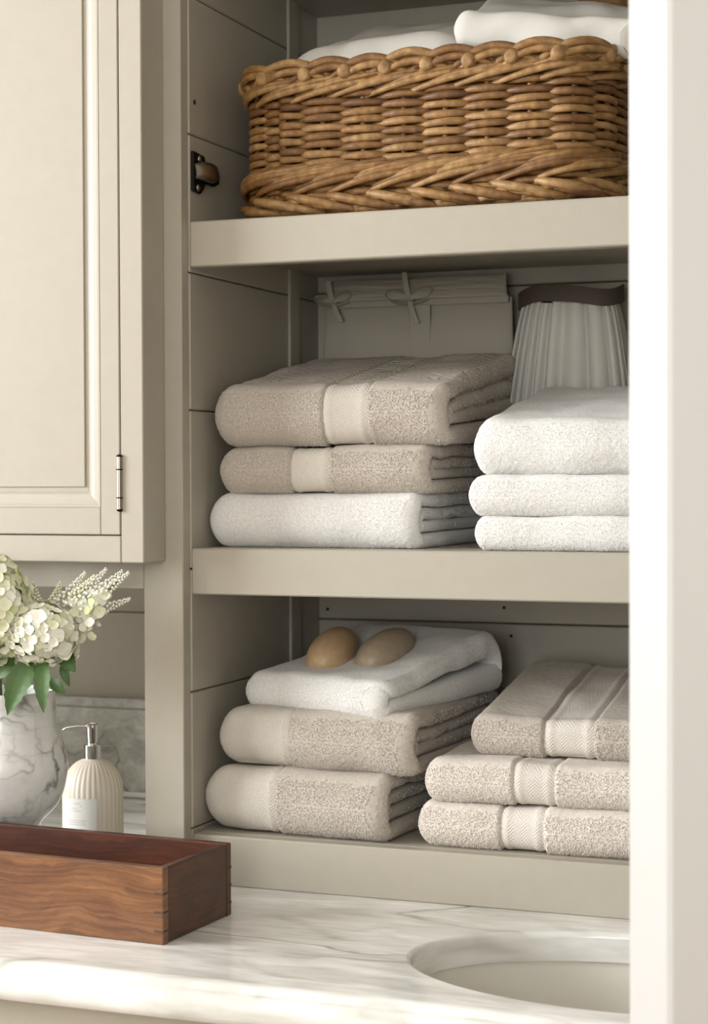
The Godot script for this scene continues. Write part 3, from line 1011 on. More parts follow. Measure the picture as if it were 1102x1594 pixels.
# ------------------------------------------------------------------ towels
func build_towels() -> void:
	var W: Material = M.terry_white
	var T: Material = M.terry_taupe
	var S: Material = M.terry_sand
	var g1 := "folded bath towels on the middle shelf"
	var y := 1.25
	folded_towel("folded_towel", {at = Vector3(0.004, y, -0.035), w = 0.262, d = 0.30, bf = 0.0, bb = 0.0, tf = 0.064, tb = 0.066, mat = W, pile = 0.00035, tuft = 0.52, seed = 1}, "folded white towel under two taupe towels, on the middle shelf", "towel", g1)
	folded_towel("folded_towel", {at = Vector3(0.016, y, -0.038), w = 0.262, d = 0.30, bf = 0.063, bb = 0.066, tf = 0.119, tb = 0.128, mat = T, band_mat = M.band_taupe, bands = [[0.092, 0.140]], seed = 2, wave = 0.003}, "taupe towel with a pale band between a white towel and another taupe one", "towel", g1)
	folded_towel("folded_towel", {at = Vector3(0.011, y, -0.034), w = 0.288, d = 0.31, bf = 0.118, bb = 0.128, tf = 0.190, tb = 0.243, mat = T, band_mat = M.band_taupe, bands = [[0.140, 0.194]], seed = 3, wave = 0.003, chevron = 0.0020, smooth = false}, "thick taupe towel with a wide pale band and zigzag weave, top of its stack", "towel", g1)
	folded_towel("folded_towel", {at = Vector3(0.336, y, -0.018), w = 0.28, d = 0.30, bf = 0.0, bb = 0.0, tf = 0.039, tb = 0.042, mat = W, pile = 0.00035, tuft = 0.52, seed = 4, open = false}, "thin folded white towel at the bottom of the all-white stack", "towel", g1)
	folded_towel("folded_towel", {at = Vector3(0.329, y, -0.018), w = 0.28, d = 0.30, bf = 0.038, bb = 0.042, tf = 0.083, tb = 0.09, mat = W, pile = 0.00035, tuft = 0.52, seed = 5, open = false}, "folded white towel in the middle of the all-white stack", "towel", g1)
	folded_towel("folded_towel", {at = Vector3(0.332, y, -0.024), w = 0.28, d = 0.28, bf = 0.082, bb = 0.09, tf = 0.146, tb = 0.196, mat = W, pile = 0.00035, tuft = 0.52, seed = 6, open = false, wave = 0.004, smooth = false}, "plump folded white towel on top of the all-white stack", "towel", g1)
	var g2 := "folded bath towels on the lower shelf"
	y = 0.918
	folded_towel("folded_towel", {at = Vector3(0.0, y, -0.022), w = 0.234, d = 0.31, bf = 0.0, bb = 0.0, tf = 0.077, tb = 0.074, mat = T, band_mat = M.band_taupe, bands = [[0.0, 0.096]], seed = 7, wave = 0.003, yaw = -3.0, ply = 0.27}, "taupe towel with a smooth pale end, at the bottom of the stack with the stones", "towel", g2)
	folded_towel("folded_towel", {at = Vector3(0.013, y, -0.034), w = 0.25, d = 0.30, bf = 0.075, bb = 0.074, tf = 0.146, tb = 0.150, mat = T, band_mat = M.band_taupe, bands = [[0.0, 0.094]], seed = 8, wave = 0.0035, yaw = -3.0, ply = 0.27}, "taupe towel with a smooth pale end, just under the white towel with the stones", "towel", g2)
	folded_towel("folded_towel", {at = Vector3(0.030, y, -0.078), w = 0.205, d = 0.25, bf = 0.137, bb = 0.150, tf = 0.184, tb = 0.226, mat = W, pile = 0.00035, tuft = 0.52, seed = 9, wave = 0.005, yaw = -16.0, ply = 0.46, corner = 0.03}, "soft white folded towel carrying two smooth egg-shaped stones", "towel", g2)
	folded_towel("folded_towel", {at = Vector3(0.268, y, -0.020), w = 0.33, d = 0.31, bf = 0.0, bb = 0.0, tf = 0.051, tb = 0.052, mat = S, band_mat = M.band_sand, bands = [[0.097, 0.146]], seed = 10, open = false}, "sand-coloured banded towel at the bottom of a stack of three sand towels", "towel", g2)
	folded_towel("folded_towel", {at = Vector3(0.275, y, -0.024), w = 0.33, d = 0.31, bf = 0.050, bb = 0.052, tf = 0.100, tb = 0.104, mat = S, band_mat = M.band_sand, bands = [[0.104, 0.150]], seed = 11, open = false}, "sand-coloured banded towel in the middle of a stack of three sand towels", "towel", g2)
	folded_towel("folded_towel", {at = Vector3(0.318, y, -0.060), w = 0.30, d = 0.25, bf = 0.099, bb = 0.104, tf = 0.146, tb = 0.190, mat = T, band_mat = M.band_sand, bands = [[0.086, 0.142]], seed = 12, open = false, wave = 0.003, smooth = false}, "taupe towel with a broad ribbed band, top of the sand towel stack", "towel", g2)

# ------------------------------------------------------------------ wicker basket with linen
var bk := {cx = 0.2575, cz = -0.1875, hx = 0.2125, hz = 0.1425, r = 0.055}
func rim(s: float, off: float) -> Vector3:
	# s = 0..1 round the rounded rectangle, starting at the left end of the front and running to the right
	var hx: float = bk.hx
	var hz: float = bk.hz
	var r: float = bk.r
	var a := 2.0 * (hx - r)
	var b := 2.0 * (hz - r)
	var q := PI * 0.5 * r
	var total := 2.0 * (a + b) + 4.0 * q
	var t := fposmod(s, 1.0) * total
	var c := Vector3(bk.cx, 0, bk.cz)
	if t < a: return c + Vector3(-hx + r + t, 0, hz + off)
	t -= a
	if t < q:
		var g := t / r
		return c + Vector3(hx - r + sin(g) * (r + off), 0, hz - r + cos(g) * (r + off))
	t -= q
	if t < b: return c + Vector3(hx + off, 0, hz - r - t)
	t -= b
	if t < q:
		var g := t / r
		return c + Vector3(hx - r + cos(g) * (r + off), 0, -hz + r - sin(g) * (r + off))
	t -= q
	if t < a: return c + Vector3(hx - r - t, 0, -hz - off)
	t -= a
	if t < q:
		var g := t / r
		return c + Vector3(-hx + r - sin(g) * (r + off), 0, -hz + r - cos(g) * (r + off))
	t -= q
	if t < b: return c + Vector3(-hx - off, 0, -hz + r + t)
	t -= b
	var g2 := t / r
	return c + Vector3(-hx + r - cos(g2) * (r + off), 0, hz - r + sin(g2) * (r + off))

func build_basket() -> void:
	var Y := 1.6272
	var o := thing("wicker_basket", Vector3(bk.cx, Y, bk.cz), "brown woven wicker basket with braided rim on the top shelf", "basket")
	var rng := RandomNumberGenerator.new()
	rng.seed = 77
	var N := 27
	var wick := func() -> Material: return M["wicker%d" % [0, 0, 1, 1, 1, 2, 3][rng.randi() % 7]]
	var light_wick := func() -> Material: return M["wicker%d" % [0, 0, 3, 3, 1][rng.randi() % 5]]
	# base
	var bg := Geo.new()
	bg.box(Vector3(bk.cx - bk.hx + 0.012, Y + 0.006, bk.cz - bk.hz + 0.012), Vector3(bk.cx + bk.hx - 0.012, Y + 0.014, bk.cz + bk.hz - 0.012), 0.003)
	wpart("base", bg, M.wicker2, o)
	# upright stakes
	for i in N:
		var g := Geo.new()
		var c := rim(float(i) / N, 0.0)
		g.tube(PackedVector3Array([c + Vector3(0, Y + 0.012, 0), c + Vector3(0, Y + 0.08, 0), c + Vector3(0, Y + 0.16, 0)]), 0.0036, 8)
		wpart("stake", g, light_wick.call(), o)
	# woven rows
	var rows := 28
	for k in rows:
		var g := Geo.new()
		var path := PackedVector3Array()
		var rad := []
		var yy := Y + 0.010 + 0.0050 * k
		var ph := PI * k
		var amp := 0.0062
		for i in N * 10:
			var u := float(i) / 10.0
			# over one, under one: each row shifted by one stake
			var wv := cos(PI * u + ph)
			wv = signf(wv) * pow(absf(wv), 0.75)
			var p := rim(u / N, amp * wv)
			p.y = yy + 0.0009 * sin(u * 1.7 + k * 2.1) 
			path.append(p)
			rad.append(0.0038 + 0.0008 * wv + 0.0003 * sin(u * 5.1 + k * 1.3))
		g.tube(path, rad, 8, true, 0.75)
		wpart("weaver", g, wick.call(), o)
	# slanting rods of the wales and of the plaited borders
	var rod := func(called: String, i: float, span: float, y0: float, y1: float, out: float, arch: float, r: float, m: Material, base := 0.0) -> void:
		var g := Geo.new()
		var path := PackedVector3Array()
		var rad := []
		var j0 := rng.randf_range(-0.0015, 0.0015)
		for q in 17:
			var u := q / 16.0
			var p := rim((i + span * u) / N, base + out * pow(sin(PI * u), 0.7) - 0.002)
			p.y = lerpf(y0, y1, u) + arch * sin(PI * u) + j0
			path.append(p)
			rad.append(r * (0.75 + 0.25 * sin(PI * u)))
		g.tube(path, rad, 8, false, 0.9)
		wpart(called, g, m, o)
	for i in N:
		# foot border
		rod.call("foot_rod", i, 1.8, Y + 0.030, Y + 0.0095, 0.017, 0.0, 0.0056, light_wick.call())
		rod.call("foot_rod", i + 0.30, 1.7, Y + 0.023, Y + 0.0085, 0.016, -0.001, 0.0050, wick.call())
		rod.call("foot_rod", i + 0.55, 1.6, Y + 0.0085, Y + 0.030, 0.011, 0.0, 0.0048, wick.call())
		# lower wale, four rods side by side
		rod.call("wale_rod", i, 2.6, Y + 0.028, Y + 0.050, 0.019, 0.003, 0.0042, light_wick.call())
		rod.call("wale_rod", i + 0.15, 2.6, Y + 0.034, Y + 0.056, 0.018, 0.003, 0.0040, light_wick.call())
		rod.call("wale_rod", i + 0.3, 2.5, Y + 0.040, Y + 0.061, 0.016, 0.002, 0.0038, light_wick.call())
		rod.call("wale_rod", i + 0.45, 2.4, Y + 0.045, Y + 0.065, 0.012, 0.002, 0.0034, wick.call())
		# upper wale
		rod.call("wale_rod", i, 2.7, Y + 0.136, Y + 0.158, 0.016, 0.001, 0.0038, light_wick.call())
		rod.call("wale_rod", i + 0.2, 2.6, Y + 0.141, Y + 0.163, 0.015, 0.001, 0.0036, light_wick.call())
		rod.call("wale_rod", i + 0.4, 2.5, Y + 0.146, Y + 0.166, 0.013, 0.001, 0.0034, wick.call())
		# rim plait: arched rods and the cut stake ends between them
		rod.call("rim_rod", i, 2.4, Y + 0.152, Y + 0.157, 0.013, 0.024, 0.0052, light_wick.call(), 0.003)
		rod.call("rim_rod", i + 0.14, 2.3, Y + 0.147, Y + 0.152, 0.016, 0.019, 0.0044, light_wick.call(), 0.003)
		rod.call("rim_rod", i, 2.0, Y + 0.152, Y + 0.156, -0.014, 0.022, 0.0050, wick.call(), 0.004)
		rod.call("rim_rod", i + 0.5, 2.0, Y + 0.150, Y + 0.156, 0.005, 0.013, 0.0048, wick.call(), 0.0)
		var g := Geo.new()
		var c := rim((i + 0.62) / N, 0.0)
		var c2 := rim((i + 0.66) / N, 0.021)
		g.tube(PackedVector3Array([c + Vector3(0, Y + 0.158, 0), c.lerp(c2, 0.7) + Vector3(0, Y + 0.164, 0), c.lerp(c2, 0.88) + Vector3(0, Y + 0.165, 0), c.lerp(c2, 0.97) + Vector3(0, Y + 0.165, 0), c2 + Vector3(0, Y + 0.165, 0)]), [0.0080, 0.0088, 0.0080, 0.0055, 0.0015], 12)
		wpart("stake_end", g, M.wicker3, o)
	# contents
	folded_towel("basket_linen", {at = Vector3(0.070, Y + 0.10, -0.068), w = 0.235, d = 0.22, bf = 0.0, bb = 0.0, tf = 0.118, tb = 0.180, mat = M.linen_white, seed = 21, open = false, pile = 0.0002, tufts = false, wave = 0.006, rl = 0.10, smooth = false}, "white linen heaped inside the wicker basket", "cloth")
	folded_towel("basket_linen", {at = Vector3(0.298, Y + 0.188, -0.055), w = 0.21, d = 0.17, bf = 0.0, bb = 0.012, tf = 0.045, tb = 0.095, mat = M.linen_white, seed = 22, open = true, pile = 0.0002, tufts = false, wave = 0.007, roll = -7.0, yaw = 6.0, rl = 0.02}, "loosely folded white cloth spilling over the basket's front rim", "cloth")
	folded_towel("basket_linen", {at = Vector3(0.385, Y + 0.14, -0.235), w = 0.10, d = 0.08, bf = 0.0, bb = 0.0, tf = 0.178, tb = 0.182, mat = M.terry_brown, seed = 23, open = false, pile = 0.0005, wave = 0.004}, "brown cloth lying behind the white cloth in the basket", "cloth")

# ------------------------------------------------------------------ cloth bags at the back of the middle shelf
func strip(pts: PackedVector3Array, width: float, side: Vector3, thick := 0.0008) -> Geo:
	var g := Geo.new()
	var p := PackedVector3Array()
	for i in pts.size():
		var t := (pts[mini(i + 1, pts.size() - 1)] - pts[maxi(i - 1, 0)]).normalized()
		var nn := side.cross(t).normalized()
		for q in [[-0.5, -1.0], [0.5, -1.0], [0.5, 1.0], [-0.5, 1.0]]:
			p.append(pts[i] + side * width * q[0] + nn * thick * q[1])
	g.grid(p, pts.size(), 4, false, true, true)
	return g

func bow(parent: Node3D, c: Vector3, s: float) -> void:
	var b := Node3D.new()
	b.name = "tie_bow"
	b.position = c
	parent.add_child(b, true)
	var kn := Geo.new()
	kn.lathe([[0.0, -0.005], [0.0045, -0.0035], [0.0055, 0.0], [0.0045, 0.0035], [0.0, 0.005]], Vector3.ZERO, 12)
	part("knot", kn, M.linen, b)
	for e in [[-1.0, 0.30], [1.0, -0.42]]:
		var pts := PackedVector3Array()
		for i in 15:
			var a := TAU * i / 14.0
			pts.append(Vector3(e[0] * (0.5 - 0.5 * cos(a)) * 0.026 * s, e[1] * e[0] * -0.02 * (0.5 - 0.5 * cos(a)) * s + 0.006 * sin(a) * s, 0.003))
		part("loop", strip(pts, 0.006, Vector3(0, 0.35, 1).normalized()), M.linen, b)
	for e in [[-0.5, 1.0, 0.036], [0.75, -0.9, 0.034]]:
		var pts := PackedVector3Array()
		for i in 9:
			var u := i / 8.0
			pts.append(Vector3(e[0] * 0.014 * u, e[1] * e[2] * u * s * 0.8, 0.004 + 0.003 * sin(u * PI)))
		part("tail", strip(pts, 0.007, Vector3(1, 0, 0)), M.linen, b)

func build_bags() -> void:
	# flat linen bag with tie closures, leaning on the back boards
	var o := thing("linen_bag", Vector3(0.155, 1.25, -0.355), "flat linen bag closed with tied bows, leaning behind the taupe towels", "bag")
	var g := Geo.new()
	var p := PackedVector3Array()
	var nn := FastNoiseLite.new()
	nn.seed = 5
	nn.frequency = 1.0
	var body := func(top: float, bottom: float, hw_top: float, hw_bottom: float, z0: float, thick: float) -> Geo:
		var gg := Geo.new()
		var pp := PackedVector3Array()
		var NU := 30
		var NV := 64
		for i in NU + 1:
			var u := i / float(NU)
			var yy := lerpf(bottom, top, u)
			var hw := lerpf(hw_bottom, hw_top, u)
			var k := pow(clampf(sin(PI * clampf(u * 0.98 + 0.01, 0.0, 1.0)), 0.0, 1.0), 0.35)
			for j in NV:
				var a := TAU * j / NV
				var cx := signf(cos(a)) * pow(absf(cos(a)), 0.5)
				var sz := signf(sin(a)) * pow(absf(sin(a)), 0.8)
				var puff := thick * k * (1.0 + 0.35 * nn.get_noise_2d(cx * 2.0 + 3.0, u * 4.0))
				pp.append(Vector3(cx * hw, yy, z0 + sz * puff + 0.02 * (1.0 - u)))
		gg.grid(pp, NU + 1, NV, false, true, false)
		return gg
	part("bag_body", body.call(0.312, 0.0, 0.128, 0.142, 0.0, 0.013), M.linen, o)
	part("flap", body.call(0.342, 0.312, 0.120, 0.127, 0.0, 0.006), M.linen, o)
	var hem := Geo.new()
	hem.box(Vector3(-0.1265, 0.304, 0.009), Vector3(0.1265, 0.314, 0.0125), 0.0012)
	part("hem", hem, M.linen, o)
	bow(o, Vector3(-0.110, 0.311, 0.017), 1.0)
	bow(o, Vector3(-0.004, 0.311, 0.017), 1.25)
	var rb := Geo.new()
	rb.box(Vector3(-0.006, 0.05, 0.0128), Vector3(0.022, 0.305, 0.0150), 0.001)
	part("ribbon", rb, M.linen, o)
	# gathered bag with a dark ribbon at its neck
	var b := thing("drawstring_bag", Vector3(0.365, 1.25, -0.335), "pleated off-white bag gathered under a dark brown ribbon", "bag")
	var pg := Geo.new()
	var pp := PackedVector3Array()
	var NU := 40
	var NV := 220
	for i in NU + 1:
		var u := i / float(NU)
		var yy := lerpf(0.0, 0.300, u)
		var flare := 1.0 - smoothstep(0.0, 1.0, u)
		var hw := lerpf(0.058, 0.104, pow(1.0 - u, 0.75))
		for j in NV:
			var a := TAU * j / NV
			var f := cos(a)
			var pl := pow(absf(sin(a * 12.0 + 1.6 * sin(a * 3.0) + 0.7 * u + 0.5)), 0.5) * lerpf(0.014, 0.034, 1.0 - u)
			var rr := 1.0
			pp.append(Vector3(signf(f) * pow(absf(f), 0.75) * hw * rr, yy + 0.002 * sin(a * 9.0), sin(a) * lerpf(0.010, 0.016, 1.0 - u) + pl * signf(sin(a))))
	pg.grid(pp, NU + 1, NV, false, true, false)
	part("pleated_cloth", pg, M.linen_white, b)
	var rp := PackedVector3Array()
	for j in 61:
		var a := TAU * j / 60.0
		var f := cos(a)
		rp.append(Vector3(signf(f) * pow(absf(f), 0.75) * 0.0665, 0.306 + 0.004 * sin(a * 3.0 + 2.2), sin(a) * 0.031))
	part("ribbon_band", strip(rp, 0.021, Vector3.UP, 0.0012), M.ribbon, b)

# ------------------------------------------------------------------ egg-shaped stones
func egg(c: Vector3, dir: Vector3, len: float, rad: float, m: Material, called: String, label: String) -> void:
	var o := thing(called, c, label, "stone", "egg-shaped stones on the white towel")
	var g := Geo.new()
	var prof := []
	for i in 25:
		var u := i / 24.0
		var a := PI * u
		var r := pow(sin(a), 0.86) * (1.0 + 0.10 * cos(a))
		prof.append([r * rad, -cos(a) * len * 0.5])
	g.lathe(prof, Vector3.ZERO, 40)
	var q := part("stone", g, m, o)
	q.basis = Basis(Quaternion(Vector3.UP, dir.normalized()))

func build_eggs() -> void:
	egg(Vector3(0.1165, 1.1195, -0.150), Vector3(0.02, 0.36, -1), 0.098, 0.0270, M.egg_tan, "egg_stone", "smooth tan egg-shaped stone lying on the white towel")
	egg(Vector3(0.181, 1.1205, -0.160), Vector3(0.30, 0.36, -1), 0.098, 0.0258, M.egg_taupe, "egg_stone", "smooth grey-brown egg-shaped stone lying on the white towel")

# ------------------------------------------------------------------ wooden box on the counter
func build_box() -> void:
	var L := 0.52
	var D := 0.145
	var H := 0.078
	var o := thing("wooden_box", Vector3(0.0985, YC, 0.2675), "long open reddish-brown wooden box with finger-jointed corners on the counter", "box", "", -3.2)
	var t := 0.011
	var g := Geo.new()
	g.box(Vector3(-L, 0.0, -t), Vector3(-0.0, H, 0.0), 0.0012)
	part("front_board", g, M.wood, o)
	g = Geo.new()
	g.box(Vector3(-L, 0.0, -D), Vector3(-0.0, H, -D + t), 0.0012)
	part("rear_board", g, M.wood_red, o)
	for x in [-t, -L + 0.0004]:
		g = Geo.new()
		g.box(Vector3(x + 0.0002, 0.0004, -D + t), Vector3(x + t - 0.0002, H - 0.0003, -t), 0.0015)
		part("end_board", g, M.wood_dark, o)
	g = Geo.new()
	g.box(Vector3(-L + t, 0.001, -D + t), Vector3(-t, 0.008, -t), 0.0)
	part("bottom_board", g, M.wood_red, o)
	for z in [0.0, -D + t]:
		for k in 3:
			g = Geo.new()
			var yy := 0.012 + k * 0.019
			g.box(Vector3(-0.0115, yy, z - t - 0.0003), Vector3(0.0003, yy + 0.0035, z + 0.0003), 0.0008)
			part("finger_joint", g, M.end_grain, o)

# ------------------------------------------------------------------ vase and flowers
func floret_mesh(petals: int, r: float, cup: float) -> ArrayMesh:
	var g := Geo.new()
	for k in petals:
		var a := TAU * k / petals
		var d := Vector3(cos(a), 0, sin(a))
		var s := Vector3(-sin(a), 0, cos(a))
		var p := PackedVector3Array()
		for i in 5:
			var u := i / 4.0
			var wd: float = [0.10, 0.42, 0.60, 0.56, 0.16][i] * r
			for j in 3:
				var w := j - 1.0
				p.append(d * r * u + s * wd * w + Vector3.UP * (cup * r * (u * u * 0.6) + 0.10 * r * absf(w) * sin(PI * u)))
		g.grid(p, 5, 3, false, false, true)
	return g.mesh()

func leaf(parent: Node3D, a: Vector3, b: Vector3, width: float, face: Vector3, bend := 0.01) -> void:
	var g := Geo.new()
	var p := PackedVector3Array()
	var ax := b - a
	var s := ax.cross(face).normalized()
	var nn := s.cross(ax).normalized()
	for i in 15:
		var u := i / 14.0
		var w := width * pow(sin(PI * pow(clampf(u, 0.0, 1.0), 0.8)), 0.9) * (1.0 + (0.10 if i % 2 == 0 else -0.06))
		if i == 14: w = 0.0
		for j in 5:
			var v := (j - 2) / 2.0
			p.append(a + ax * u + s * w * 0.5 * v + nn * (bend * sin(PI * u) - width * 0.16 * absf(v) * -1.0 * sin(PI * u)))
	g.grid(p, 15, 5)
	wpart("leaf", g, M.leaf, parent)

func build_vase() -> void:
	var c := Vector3(-0.2190, YC, 0.05)
	var o := thing("marble_vase", c, "white marble vase with grey veins, tapered foot, holding white flowers", "vase")
	var g := Geo.new()
	var pr := [[0.0, 0.0], [0.032, 0.0], [0.035, 0.002], [0.036, 0.03], [0.039, 0.062], [0.058, 0.084], [0.0665, 0.100], [0.0715, 0.122], [0.0725, 0.137], [0.0685, 0.156], [0.0615, 0.176], [0.0588, 0.196], [0.0582, 0.2195], [0.0572, 0.2212], [0.0548, 0.2195], [0.054, 0.19], [0.060, 0.15], [0.062, 0.11], [0.03, 0.06], [0.0, 0.05]]
	# soften the outline
	var fine := []
	for i in pr.size() - 1:
		for k in 4:
			var u := k / 4.0
			var p0: Array = pr[maxi(i - 1, 0)]
			var p1: Array = pr[i]
			var p2: Array = pr[i + 1]
			var p3: Array = pr[mini(i + 2, pr.size() - 1)]
			fine.append([maxf(cubic_interpolate(p1[0], p2[0], p0[0], p3[0], u), 0.0), cubic_interpolate(p1[1], p2[1], p0[1], p3[1], u)])
	fine.append(pr[pr.size() - 1])
	g.lathe(fine, Vector3.ZERO, 64)
	part("vase_body", g, M.marble_vase, o)
	var rng := RandomNumberGenerator.new()
	rng.seed = 404
	var mouth := c + Vector3(0, 0.20, 0)
	var fl := [floret_mesh(4, 0.0095, 0.5), floret_mesh(4, 0.0115, 0.25), floret_mesh(5, 0.0085, 0.7)]
	# each stem: where its flower head is, the radii of the head, its axis and how many florets
	var heads := [
		{c = Vector3(-0.136, 1.157, 0.108), r = Vector3(0.042, 0.034, 0.032), n = 210, mats = ["petal_white", "petal_white", "petal_white", "petal_cream"], label = "rounded white hydrangea head drooping over the vase's rim"},
		{c = Vector3(-0.192, 1.183, 0.118), r = Vector3(0.044, 0.060, 0.034), n = 290, mats = ["petal_cream", "petal_cream", "petal_white", "petal_green"], label = "tall cream-green hydrangea head at the back of the bouquet"},
	]
	for h in heads:
		var st := thing("hydrangea_flower", mouth, h.label, "flower", "flowers in the marble vase")
		var sg := Geo.new()
		var e: Vector3 = h.c
		sg.tube(PackedVector3Array([mouth + Vector3(0, -0.09, 0), mouth + Vector3((e.x - mouth.x) * 0.2, 0.02, (e.z - mouth.z) * 0.3), mouth.lerp(e, 0.6) + Vector3(0, 0.01, 0), e]), 0.0026, 8)
		wpart("stem", sg, M.stem, st)
		for i in int(h.n):
			var yv: float = 1.0 - 2.0 * (i + 0.5) / h.n
			var a := i * 2.39996
			var rr := sqrt(1.0 - yv * yv)
			var dir := Vector3(rr * cos(a), yv, rr * sin(a))
			var pos: Vector3 = e + dir * h.r * rng.randf_range(0.86, 1.06)
			var f := put("floret", fl[rng.randi() % 3], M[h.mats[rng.randi() % 4]], st)
			f.position = pos - mouth
			var nd := (dir / Vector3(h.r) * 0.04 + Vector3(rng.randf_range(-0.35, 0.35), rng.randf_range(-0.35, 0.35), rng.randf_range(-0.35, 0.35))).normalized()
			f.basis = Basis(Quaternion(Vector3.UP, nd)) * Basis(Vector3.UP, rng.randf() * TAU) * Basis.from_scale(Vector3.ONE * rng.randf_range(0.55, 0.85))
		# green core so that no gaps show
		var cg := Geo.new()
		var cp := []
		for i in 13:
			var a := PI * i / 12.0
			cp.append([sin(a) * 0.78, -cos(a) * 0.78])
		cg.lathe(cp, Vector3.ZERO, 20)
		var core := put("flower_core", cg.mesh(), M.petal_green, st)
		core.position = e - mouth
		core.scale = h.r
	# spiky panicle reaching out to the right
	var sp := thing("hydrangea_spray", mouth, "long pointed spray of small white blossoms reaching out of the vase", "flower", "flowers in the marble vase")
	var A := Vector3(-0.125, 1.145, 0.095)
	var B := Vector3(-0.048, 1.218, 0.085)
	var ag := Geo.new()
	ag.tube(PackedVector3Array([mouth + Vector3(0.005, -0.08, 0.0), mouth + Vector3(0.02, 0.02, 0.015), A, A.lerp(B, 0.5) + Vector3(0.003, -0.002, 0), B]), [0.0026, 0.0025, 0.0022, 0.0016, 0.0008], 8)
	wpart("stem", ag, M.stem, sp)
	var bud := Geo.new()
	bud.lathe([[0.0, -1.0], [0.75, -0.65], [1.0, 0.0], [0.75, 0.65], [0.0, 1.0]], Vector3.ZERO, 7)
	var bud_mesh := bud.mesh()
	var tips := [[-0.125, 1.185, -0.0924, 1.2254], [-0.106, 1.185, -0.0619, 1.2302], [-0.092, 1.188, -0.0447, 1.2276], [-0.080, 1.192, -0.0334, 1.2263], [-0.085, 1.178, -0.0352, 1.1959], [-0.145, 1.180, -0.158, 1.2134], [-0.135, 1.180, -0.1242, 1.2139], [-0.100, 1.195, -0.077, 1.222]]
	for k in tips.size():
		var q: Array = tips[k]
		var p0 := Vector3(q[0], q[1], 0.090 + 0.004 * (k % 3))
		var p1 := Vector3(q[2], q[3], 0.082 + 0.006 * (k % 2))
		var sg := Geo.new()
		var n := 64
		for i in n:
			var u := float(i) / n
			var rr := lerpf(0.0088, 0.0012, pow(u, 0.8))
			var a := i * 2.39996
			var ax := (p1 - p0).normalized()
			var s1 := ax.cross(Vector3.FORWARD).normalized()
			var s2 := ax.cross(s1)
			var pos := p0.lerp(p1, u) + (s1 * cos(a) + s2 * sin(a)) * rr
			var bs := lerpf(0.0023, 0.0011, u)
			var kk := sg.v.size()
			for vi in bud.v.size():
				sg.v.append(pos + bud.v[vi] * bs)
				sg.n.append(bud.n[vi])
				sg.uv.append(Vector2.ZERO)
			for ii in bud.ix: sg.ix.append(kk + ii)
		wpart("blossom_spike", sg, M.petal_white if k < 5 else M.petal_cream, sp)
	for i in 90:
		var u := rng.randf()
		var pos := A.lerp(B, u * 0.8) + Vector3(rng.randf_range(-0.022, 0.022), rng.randf_range(-0.026, 0.018), rng.randf_range(-0.01, 0.022)) * (1.0 - u * 0.55)
		var f := put("floret", fl[rng.randi() % 3], M[["petal_white", "petal_white", "petal_cream"][rng.randi() % 3]], sp)
		f.position = pos - mouth
		var nd := (Vector3(0.35, 0.1, 0.8) + Vector3(rng.randf_range(-0.7, 0.7), rng.randf_range(-0.7, 0.7), rng.randf_range(-0.3, 0.3))).normalized()
		f.basis = Basis(Quaternion(Vector3.UP, nd)) * Basis(Vector3.UP, rng.randf() * TAU) * Basis.from_scale(Vector3.ONE * rng.randf_range(0.4, 0.75))
	for i in 12:
		var u := rng.randf()
		var f := put("floret", fl[0], M.petal_green, sp)
		f.position = A.lerp(B, u * 0.7) + Vector3(rng.randf_range(-0.01, 0.01), rng.randf_range(-0.012, 0.006), rng.randf_range(0.0, 0.02)) - mouth
		f.basis = Basis(Quaternion(Vector3.UP, Vector3(rng.randf_range(-0.5, 0.5), 0.3, 1).normalized())) * Basis.from_scale(Vector3.ONE * 0.5)
	# leaves hanging over the rim
	var lv := Vector3(0.25, 0.1, 1)
	leaf(sp, Vector3(-0.150, 1.131, 0.105), Vector3(-0.172, 1.063, 0.122), 0.028, lv, 0.006)
	leaf(sp, Vector3(-0.134, 1.132, 0.105), Vector3(-0.127, 1.067, 0.118), 0.019, lv, 0.006)
	leaf(sp, Vector3(-0.118, 1.136, 0.090), Vector3(-0.099, 1.112, 0.095), 0.020, lv, 0.003)
	leaf(sp, Vector3(-0.122, 1.122, 0.085), Vector3(-0.1125, 1.094, 0.085), 0.011, lv, 0.003)
	leaf(sp, Vector3(-0.141, 1.104, 0.080), Vector3(-0.117, 1.085, 0.085), 0.015, lv, 0.003)
	leaf(sp, Vector3(-0.180, 1.135, 0.100), Vector3(-0.198, 1.100, 0.11), 0.03, lv, 0.003)

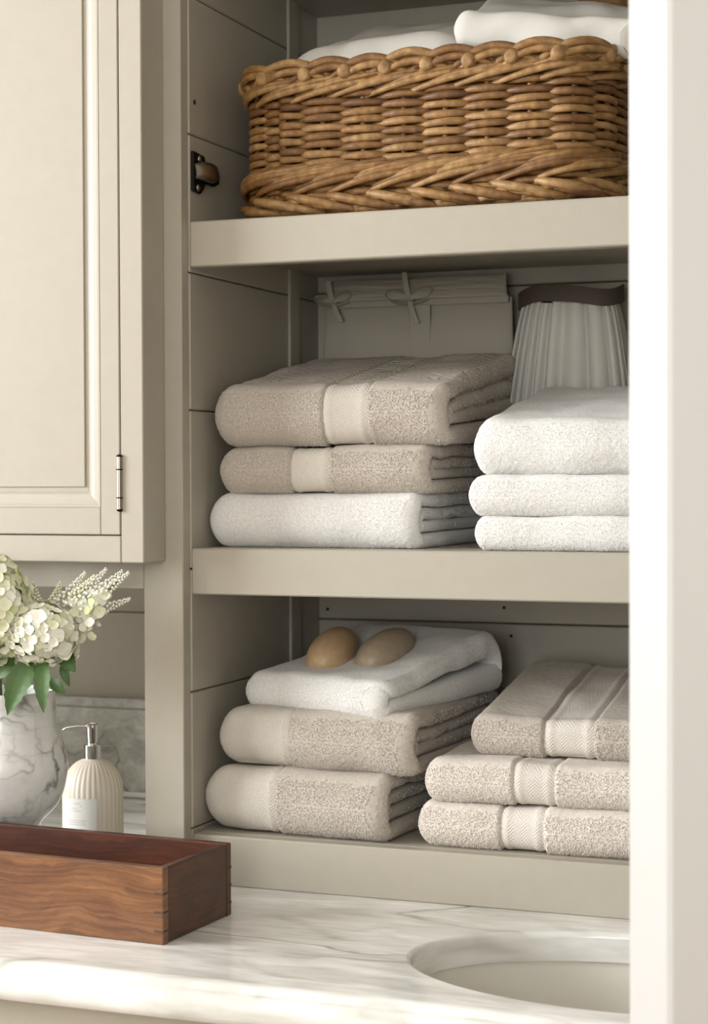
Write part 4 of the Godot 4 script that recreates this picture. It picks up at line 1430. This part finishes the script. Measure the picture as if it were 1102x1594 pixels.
# ------------------------------------------------------------------ soap dispenser
func build_dispenser() -> void:
	var c := Vector3(-0.1985, YC, -0.12)
	var o := thing("soap_dispenser", c, "cream ribbed soap dispenser with chrome pump and square white label", "dispenser")
	var R := 0.0385
	var g := Geo.new()
	var prof := [[0.0, 0.0], [R - 0.003, 0.0], [R, 0.003], [R, 0.03], [R, 0.055], [R, 0.0755]]
	for i in 13:
		var a := PI * 0.5 * i / 12.0
		prof.append([maxf(0.011, R * pow(cos(a), 0.85)), 0.0765 + 0.043 * sin(a)])
	var p := PackedVector3Array()
	var seg := 240
	for q in prof:
		for j in seg:
			var a := TAU * j / seg
			var rib := 0.0009 * pow(absf(sin(a * 17.0)), 0.7) * clampf((q[0] - 0.008) / 0.02, 0.0, 1.0)
			p.append(Vector3(cos(a) * (q[0] - 0.0011 + rib), q[1], sin(a) * (q[0] - 0.0011 + rib)))
	g.grid(p, prof.size(), seg, false, true, false)
	part("bottle", g, M.cream_glaze, o)
	g = Geo.new()
	g.lathe_hard([[0.0104, 0.115], [0.0107, 0.118], [0.0107, 0.1352], [0.0099, 0.1366], [0.0, 0.1366]], Vector3.ZERO, 32)
	part("collar", g, M.chrome, o)
	var pump := Geo.new()
	pump.lathe_hard([[0.0064, 0.1366], [0.0068, 0.140], [0.0077, 0.1578], [0.0077, 0.1612], [0.0069, 0.1624], [0.0, 0.1626]], Vector3.ZERO, 28)
	var pm := part("pump_head", pump, M.chrome, o)
	var nzl := Geo.new()
	nzl.tube(PackedVector3Array([Vector3(-0.003, 0.1585, 0), Vector3(-0.020, 0.158, 0.001), Vector3(-0.035, 0.1555, 0.002), Vector3(-0.041, 0.1525, 0.002)]), [0.0026, 0.0024, 0.002, 0.0016], 10)
	part("nozzle", nzl, M.nickel, pm)
	# label bent round the front left
	var lab := Geo.new()
	var lp := PackedVector3Array()
	var a0 := deg_to_rad(53.0)
	var a1 := deg_to_rad(132.0)
	for i in 2:
		for j in 25:
			var a := lerpf(a0, a1, j / 24.0)
			lp.append(Vector3(cos(a) * (R + 0.0006), lerpf(0.014, 0.0735, i), sin(a) * (R + 0.0006)))
	lab.grid(lp, 2, 25, false, false, true)
	var lb := part("label", lab, M.label, o)
	# faint printed marks: a monogram and lines of small print
	var ink := Geo.new()
	var stroke := func(aa: float, ab: float, y0: float, y1: float) -> void:
		var sp := PackedVector3Array()
		for i in 2:
			for j in 5:
				var a := lerpf(aa, ab, j / 4.0)
				sp.append(Vector3(cos(a) * (R + 0.0009), lerpf(y0, y1, i), sin(a) * (R + 0.0009)))
		ink.grid(sp, 2, 5, false, false, true)
	var mid := deg_to_rad(92.0)
	for q in [[-0.13, 0.10, 0.0670, 0.0678], [-0.20, -0.12, 0.0640, 0.0648], [-0.05, 0.22, 0.0610, 0.0617], [-0.16, 0.12, 0.0580, 0.0588], [-0.35, 0.32, 0.0460, 0.0466], [-0.30, 0.36, 0.0435, 0.0441], [-0.33, 0.30, 0.0410, 0.0416]]:
		stroke.call(mid + q[0], mid + q[1], q[2], q[3])
	part("print", ink, M.label_ink, lb)
